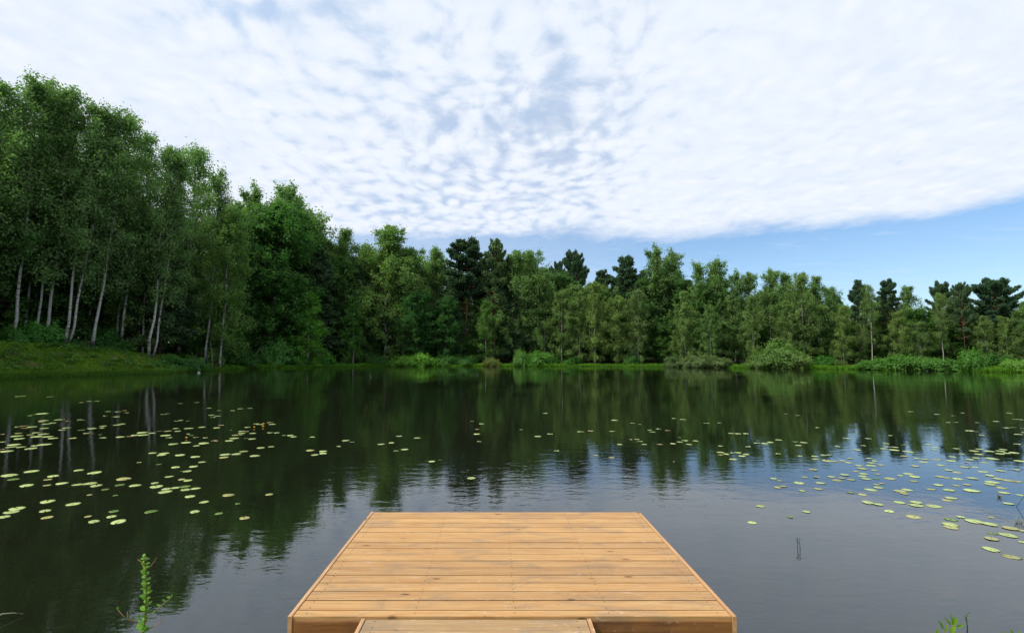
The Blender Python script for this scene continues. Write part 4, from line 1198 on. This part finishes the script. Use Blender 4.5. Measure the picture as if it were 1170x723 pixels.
pads = []
for ox_, oy_, sc_, txt in PADS:
    for it in txt.split():
        x, y, w, t = it.split(',')
        pads.append((ox_ + float(x) / sc_, oy_ + float(y) / sc_, float(w) / sc_, t))
pads.sort(key=lambda p: -(p[2] ** 2) * max(p[1] - 406, 4))     # the ones that show largest first
CN = dict(p='pale green', y='yellowing', g='darker green')
REG = [  # first match wins: (x0, x1, y0, y1, phrase)
 (0, 40, 560, 620, 'at the left edge nearest the camera'), (0, 65, 535, 620, 'beside the left edge of the pond view'),
 (0, 45, 505, 535, 'by the left edge in the near left patch'), (0, 40, 480, 505, 'at the left end of the dense left band'),
 (0, 40, 430, 480, 'at the far left below the grassy bank'),
 (40, 62, 480, 512, 'in the tight heart of the dense left band'), (40, 85, 430, 480, 'in reflection of the paired white trunks'),
 (62, 85, 480, 520, 'just right of the tight heart of the left band'), (40, 100, 512, 560, 'in the loose row before the dense left band'),
 (65, 110, 560, 620, 'low on dark water left of the bottom twig'), (85, 130, 430, 495, 'under the lone leaning birch reflection'),
 (85, 135, 495, 512, 'between the dense left band and the reed gap'), (100, 165, 512, 600, 'near the pale sky patch in the left water'),
 (130, 160, 430, 512, 'left of the long middle row at left'), (160, 190, 430, 480, 'below the trunks at the slope end'),
 (160, 190, 480, 525, 'at the left end of the second dense band'), (160, 205, 525, 600, 'left half of the near middle cluster'),
 (190, 225, 430, 500, 'upper part of the second dense band'), (190, 232, 500, 545, 'centre of the second dense band'),
 (205, 262, 545, 620, 'right half of the near middle cluster'), (225, 262, 430, 480, 'under the waterline birch reflection'),
 (225, 262, 480, 545, 'right end of the second dense band'), (262, 330, 430, 495, 'around the yellow flowers far left of centre'),
 (262, 330, 495, 515, 'just nearer than the yellow flowers'), (262, 345, 515, 620, 'scattered left of the platform in dark water'),
 (320, 400, 430, 560, 'in the loose group before the round dark maple reflection'), (400, 485, 430, 560, 'thinly spread left of the pine reflection'),
 (485, 560, 430, 560, 'in the pine reflection beyond the platform'), (560, 660, 430, 560, 'out in the middle beyond the platform'),
 (660, 715, 430, 560, 'in the first bright sky gap right of centre'), (715, 760, 430, 560, 'in the small group left of the aspen reflection'),
 (760, 800, 430, 560, 'in the chain under the silvery aspens'), (800, 835, 430, 525, 'left part of the cluster before the low willow'),
 (835, 862, 430, 530, 'right part of the cluster before the low willow'), (862, 925, 430, 530, 'in the line before the big willow bush'),
 (840, 925, 530, 620, 'in the outlying group right of the platform corner'),
 (925, 965, 430, 540, 'where the big willow reflection meets blue water'), (925, 965, 540, 560, 'left edge of the right hand raft'),
 (925, 990, 560, 620, 'isolated near the lone reed right of the platform'),
 (965, 1000, 430, 530, 'far left part of the right hand raft'), (965, 990, 530, 560, 'left side of the right hand raft'),
 (990, 1015, 530, 575, 'left centre of the right hand raft'), (1000, 1030, 430, 530, 'rear centre of the right hand raft'),
 (1030, 1065, 430, 530, 'rear of the raft under the skyline notch'), (1065, 1090, 430, 530, 'rear of the raft under the round headed pine'),
 (1090, 1120, 430, 518, 'far pads before the crooked pine'), (1120, 1170, 430, 505, 'farthest pads at the right edge'),
 (1090, 1120, 518, 530, 'near end of the crooked pine reflection'), (1120, 1145, 505, 530, 'under the spreading pine reflection'),
 (1145, 1175, 505, 535, 'by the right edge under the spreading pine'),
 (1015, 1050, 530, 560, 'centre of the right hand raft'), (1015, 1060, 560, 600, 'front left of the right hand raft'),
 (1050, 1080, 530, 548, 'upper middle of the raft on blue water'), (1050, 1085, 548, 575, 'middle of the raft on blue water'),
 (1080, 1120, 530, 565, 'right of the raft middle on blue water'), (1060, 1110, 575, 620, 'front pads of the right hand raft'),
 (1120, 1150, 530, 556, 'between raft middle and the dry reeds'), (1150, 1175, 530, 580, 'beside the right edge near the dry reeds'),
 (1110, 1175, 556, 600, 'beside the clump of dry reeds'), (1090, 1175, 600, 660, 'nearest pads in the bottom right corner'),
]
ORD = ['', 'second', 'third', 'fourth', 'fifth', 'sixth', 'seventh', 'eighth', 'ninth', 'tenth', 'eleventh', 'twelfth']
def reg_of(x, y):
    for a, b, c, d_, ph in REG:
        if a <= x < b and c <= y < d_: return ph
    return 'left of the middle in open water' if x < 585 else 'out in the open right hand water'
single = pads[:296]; rest = pads[296:]
groups = {}
for p_ in single: groups.setdefault((reg_of(p_[0], p_[1]), p_[3]), []).append(p_)
lab_of = {}
for (ph, t), lst in groups.items():
    lst.sort(key=lambda q: (q[0], q[1]))
    for i, q in enumerate(lst):
        if len(lst) == 1: l_ = f'{CN[t]} lily pad {ph}'
        elif i == 0: l_ = f'leftmost {CN[t]} lily pad {ph}'
        elif i == len(lst) - 1: l_ = f'rightmost {CN[t]} lily pad {ph}'
        else: l_ = f'{ORD[i]} from left {CN[t]} lily pad {ph}'
        if len(l_.split()) > 16: l_ = l_.replace(' from left', '').replace('lily pad in the', 'lily pad in')
        if len(l_.split()) > 16: print('LONG', l_)
        lab_of[id(q)] = l_
pr = random.Random(99)
proto_pad = {}
for i, q in enumerate(single):
    px_, py_, w_, t = q
    x, y = on_water(px_, py_)
    c_, s_ = math.cos(PITCH), math.sin(PITCH)
    dep = y * c_ - CAMZ * s_
    r_ = w_ / F * dep * .5 * (.98 if px_ < 585 else .90)
    me_ = PM[t][pr.randrange(4)]
    o = mesh_obj('lily_pad', me_)
    zlift = .0015 + (i % 5) * .0012
    o.location = (x, y, zlift if t != 'g' else zlift)
    o.scale = (r_, r_ * 1.0, min(r_, .2))
    o.rotation_euler = (0, 0, pr.uniform(0, 6.28))
    tag(o, lab_of[id(q)], 'lily pad', 'lily pads on the ' + ('left' if px_ < 585 else 'right') + ' half of the pond')
# the smallest, farthest pads together
ms = MB(); mt = {'p': 0, 'y': 1, 'g': 2}
for q in rest:
    px_, py_, w_, t = q
    x, y = on_water(px_, py_)
    dep = y * math.cos(PITCH) - CAMZ * math.sin(PITCH)
    r_ = w_ / F * dep * .53
    b = len(ms.v); a0 = pr.uniform(0, 6.28); nn = 14
    for k in range(nn):
        a_ = .15 + (6.283 - .3) * k / (nn - 1)
        rr = r_ * pr.uniform(.92, 1.02)
        ms.v.append((x + rr * math.cos(a_ + a0), y + rr * .85 * math.sin(a_ + a0), .004 + pr.uniform(0, .012)))
    ms.v.append((x + .1 * r_ * math.cos(a0), y + .1 * r_ * math.sin(a0), .006))
    for k in range(nn - 1): ms.face([b + nn, b + k, b + k + 1], mt[t])
def m_padplain(name, c1, c2):
    m, n = mat(name)
    o = n.n('ShaderNodeTexCoord').outputs['Object']
    finish(n, principled(n, n.mix(n.noise(o, 1.7, 2, .5), c1, c2), 0.38, 0.5).outputs[0]); return m
o = mesh_obj('small_lily_pads', ms.build('small_lily_pads', [m_padplain('pp', (.34, .42, .15), (.24, .33, .09)), m_padplain('py', (.33, .28, .10), (.26, .17, .06)), m_padplain('pg', (.09, .17, .02), (.12, .2, .03))]))
tag(o, 'the smallest scattered lily pads far out on the pond', 'lily pads', None, 'stuff')

# yellow water-lily flowers
for px_, py_, lab in ((301, 484.5, 'yellow water lily flower at the right end of its pad pair'), (290.5, 488.5, 'yellow water lily bud left of the open flower'),
                      (213, 500.6, 'lone yellow water lily flower in the second dense band'), (300.6, 487.6, 'small yellow bud just in front of the open flower')):
    x, y = on_water(px_, py_)
    root = empty('water_lily_flower', (x, y, -.02)); root.scale = (.6, .6, .6)
    ms = MB(); ms.tube([(0, 0, -.2), (.01, 0, .02), (0, 0, .06)], [.006, .006, .006], 6)
    mesh_obj('stalk', ms.build('stalk', [M['reed']], True), root)
    ms = MB()
    for k in range(6):
        a_ = k * 1.047
        c1, s1 = math.cos(a_), math.sin(a_)
        ms.tube([(0, 0, .055), (c1 * .028, s1 * .028, .070), (c1 * .030, s1 * .030, .095), (c1 * .012, s1 * .012, .112)], [.008, .016, .014, .004], 5)
    mesh_obj('petals', ms.build('petals', [M['petal']], True), root)
    tag(root, lab, 'flower', 'yellow water lilies')

# ------------------------------------------------------------------ reeds and sprigs near the camera
def reed(px, py, lab, stems, name='reed_shoot'):
    """stems: list of polylines in px offsets (dx, dy up) drawn in the plane through the water point"""
    x, y = on_water(px, py)
    dep = y * math.cos(PITCH) - CAMZ * math.sin(PITCH)
    k_ = dep / F
    root = empty(name, (x, y, 0))
    ms = MB()
    for st in stems:
        pts = [(a_ * k_, (b_ * k_ * .15 if i_ else 0), c_ * k_ * .8 - (.05 if i_ == 0 else 0)) for i_, (a_, b_, c_) in enumerate(st)]
        ms.tube(pts, [.003] * (len(pts) - 1) + [.0015], 5)
    mesh_obj('stem', ms.build('stem', [M['reed']], True), root)
    tag(root, lab, 'reed')
    return root
rt = reed(912.5, 626, 'lone bent reed pair sticking up right of the platform',
     [[(-1, 0, 0), (-1, 2, 8), (0, 3, 15), (-3, 3, 11.5)], [(2, 0, 0), (1.5, 1, 8), (1, 1, 14.5), (4.5, 1, 13)], [(0, 1, 14), (-3, 0, 16)]])
reed(1106.5, 714, 'single bent reed behind the bottom right sprig', [[(0, 0, 0), (-2, 1, 8), (-1, 1, 16), (3, 0, 18.5)], [(-1, 1, 16), (-5, 1, 16)]])

# clump of dry reeds at the right edge
def reed_clump(px, py, lab, n_, hpx, spread, seed, matn='reed_dry'):
    rr = random.Random(seed)
    x, y = on_water(px, py)
    dep = y; k_ = dep / F
    root = empty('reed_clump', (x, y, 0))
    ms = MB()
    for i in range(n_):
        a_ = rr.uniform(-1, 1); b_ = rr.uniform(-1, 1)
        h_ = hpx * k_ * rr.uniform(.5, 1.1)
        p0 = (a_ * spread * k_ * .12, b_ * spread * k_ * .1, -.03)
        ms.tube([p0, (p0[0] + a_ * spread * k_ * .25, p0[1] + b_ * .03, h_ * .6), (a_ * spread * k_, b_ * .08, h_ * rr.uniform(.75, 1.0))], [.003, .0025, .001], 4)
    mesh_obj('stems', ms.build('stems', [M[matn]], True), root)
    tag(root, lab, 'reeds', 'reeds at the right edge')
reed_clump(1163, 597, 'dry tangled reed clump near the right edge among the pads', 11, 8, 12, 3)
reed_clump(1141, 567, 'small brown reed tuft left of the dry tangled clump', 12, 5, 5, 4)
# long floating stalk trailing left from the dry clump
ms = MB()
pts = []
for (a_, b_) in ((1120, 581), (1132, 586), (1146, 592), (1158, 596.5)):
    x, y = on_water(a_, b_); pts.append((x, y, .004))
ms.tube(pts, [.0012, .002, .002, .002], 5)
tag(mesh_obj('floating_stalk', ms.build('floating_stalk', [M['reed_dry']], True)), 'long straw coloured stalk floating left of the dry reed clump', 'stalk')
ms = MB()
ms.tube([(*on_water(1160, 578), -.02), at(1165, 573, on_water(1160, 578)[1] - .05), at(1174, 561, on_water(1160, 578)[1] - .2)], [.003, .003, .002], 5)
tag(mesh_obj('bent_reed', ms.build('bent_reed', [M['reed']], True)), 'arching green reed stem cut by the right edge', 'reed')
ms = MB()
ms.tube([at(-14, 712, 3.9), at(2, 700.5, 3.95), at(16, 699.3, 4.0), at(27, 700.4, 4.02)], [.006, .005, .004, .002], 5)
tag(mesh_obj('grass_blade', ms.build('grass_blade', [M['reed_dry']], True)), 'pale grass blade reaching in at the left edge above the water', 'grass blade')

def leaf_blade(ms, p, d_, up_, L_, W_, mi=0, a=.5, fold=.25):
    """one lens-shaped leaf of 8 faces, folded on its rib"""
    d_ = Vector(d_).normalized(); up_ = Vector(up_)
    s_ = d_.cross(up_).normalized(); n_ = s_.cross(d_).normalized()
    b = len(ms.v); p = Vector(p)
    prof = ((0, .0), (.25, .42), (.55, .5), (.85, .28), (1, 0))
    for t, w in prof:
        c = p + d_ * (L_ * t) - n_ * (L_ * .12 * t * t)
        for sgn in (-1, 0, 1):
            q = c + s_ * (W_ * w * sgn) + n_ * (abs(sgn) * W_ * w * fold)
            ms.v.append(tuple(q))
    for i in range(4):
        for j in range(2):
            k = b + i * 3 + j
            ms.face([k, k + 1, k + 4, k + 3], mi, a)

# twig at the bottom left
TY = 3.0
def P3(px, py, Y=TY): return Vector(at(px, py, Y))
base = Vector((P3(160, 723)[0] - .015, TY, float(ground_z(-2, TY)[0]) - .05))
twig = empty('willow_twig', tuple(base))
tag(twig, 'upright leafy young twig rising from the bottom left of the picture', 'twig')
main = [base, P3(163, 723), P3(166, 705), P3(167, 685), P3(167.5, 668), P3(166.5, 650), P3(164.8, 634)]
ms = MB(); ms.tube([p - base for p in main], [.0055, .0045, .004, .0035, .003, .0025, .0012], 6)
mesh_obj('stem', ms.build('stem', [M['stem']], True), twig)
ms = MB()
tr_ = random.Random(5)
for pl in ([(158, 710), (148, 707), (141, 703), (135, 696)], [(158, 712), (146, 706.5), (145.5, 698)], [(170, 702.5), (178, 697), (187, 689), (195, 682)], [(169, 718), (177, 714), (187, 707)],
           [(166, 646), (163, 642.5), (157.5, 638)], [(167, 650), (172, 646), (176, 641), (179, 636)]):
    pts = [P3(a_, b_, TY - .01 * i_) - base for i_, (a_, b_) in enumerate(pl)]
    ms = MB()
    ms.tube(pts, [.0028, .0022, .0018, .0012][:len(pts)] if len(pts) > 2 else [.0024, .001], 5)
    mesh_obj('side_shoot', ms.build('side_shoot', [M['dry_stem']], True), twig)
ms = MB()
def along(t):
    n_ = len(main) - 2; s_ = t * n_; i_ = min(int(s_), n_ - 1); return main[1 + i_].lerp(main[2 + i_], s_ - i_)
for i in range(62):
    t = .02 + .96 * i / 61
    p = along(t) - base
    an = i * 2.4 + tr_.uniform(-.5, .5)
    d_ = Vector((math.cos(an), math.sin(an) * .8, tr_.uniform(.1, .8)))
    sz_ = tr_.uniform(.6, 1.15) * (1.1 - .35 * t)
    leaf_blade(ms, p, d_, (tr_.uniform(-.3, .3), -.5, 1), .036 * sz_, .025 * sz_, a=tr_.random())
for a_, b_ in ((135, 696), (158.5, 708), (160, 705), (189, 687), (183, 692), (195, 682), (178, 698)):
    for k in range(2):
        leaf_blade(ms, P3(a_, b_, TY - .02) - base, (tr_.uniform(-1, 1), tr_.uniform(-1, 0), tr_.uniform(0, 1)), (0, -.4, 1), .022, .013, a=tr_.random())
lo = mesh_obj('leaves', ms.build('leaves', [M['sprig_leaf']], True), twig)
lo.color = (.85, .95, .85, 1)

# sprigs at the bottom right
def sprig(pxb, leaves, lab, Y=3.05, name='leafy_sprig'):
    x = (pxb - PX) / F * Y
    base = Vector((at(pxb, 740, Y)[0], Y, float(ground_z(x, Y)[0]) - .03))
    root = empty(name, tuple(base))
    tag(root, lab, 'sprig', 'sprigs at the bottom right')
    ms = MB()
    tops = sorted(leaves, key=lambda l: l[1])
    main_ = [base, Vector(at(pxb, 735, Y)), Vector(at(leaves[0][0], leaves[0][1], Y))]
    ms.tube([p - base for p in main_], [.005, .004, .0018], 6)
    for a_, b_, c_, d2, w_ in leaves[1:]:
        ms.tube([main_[1] - base, Vector(at((a_ + pxb) / 2, (b_ + 738) / 2, Y)) - base, Vector(at(a_, b_, Y)) - base], [.003, .0022, .0012], 5)
    mesh_obj('stem', ms.build('stem', [M['dry_stem']], True), root)
    ms = MB()
    for a_, b_, c_, d2, w_ in leaves:     # from (a,b) to (c,d) in the column plane
        p0 = Vector(at(a_, b_, Y)); p1 = Vector(at(c_, d2, Y - .015))
        d_ = p1 - p0
        leaf_blade(ms, p0 - base, d_, (tr_.uniform(-.4, .4), -1, .5), d_.length * 1.05, w_, a=tr_.random())
    o = mesh_obj('leaves', ms.build('leaves', [M['sprig_leaf']], True), root)
    o.color = (1.15, 1.05, .8, 1)
sprig(1086, [(1088, 713, 1093, 705, .034), (1078, 719, 1074, 708.5, .022), (1087, 714, 1081, 705.5, .016), (1089, 713, 1087.5, 701, .012), (1092, 716, 1102, 712.5, .015), (1086, 723, 1091, 714, .024), (1070, 724, 1071.5, 718, .016), (1079, 722, 1083, 713, .014)], 'yellow green leafy sprig poking up at the bottom right')
sprig(1158, [(1158, 726, 1155.5, 718.5, .02), (1153, 727, 1146, 721, .014), (1162, 727, 1166, 721, .014)], 'leaf tips at the very bottom right corner')

print('objects', len(bpy.data.objects), 'pads', len(pads))
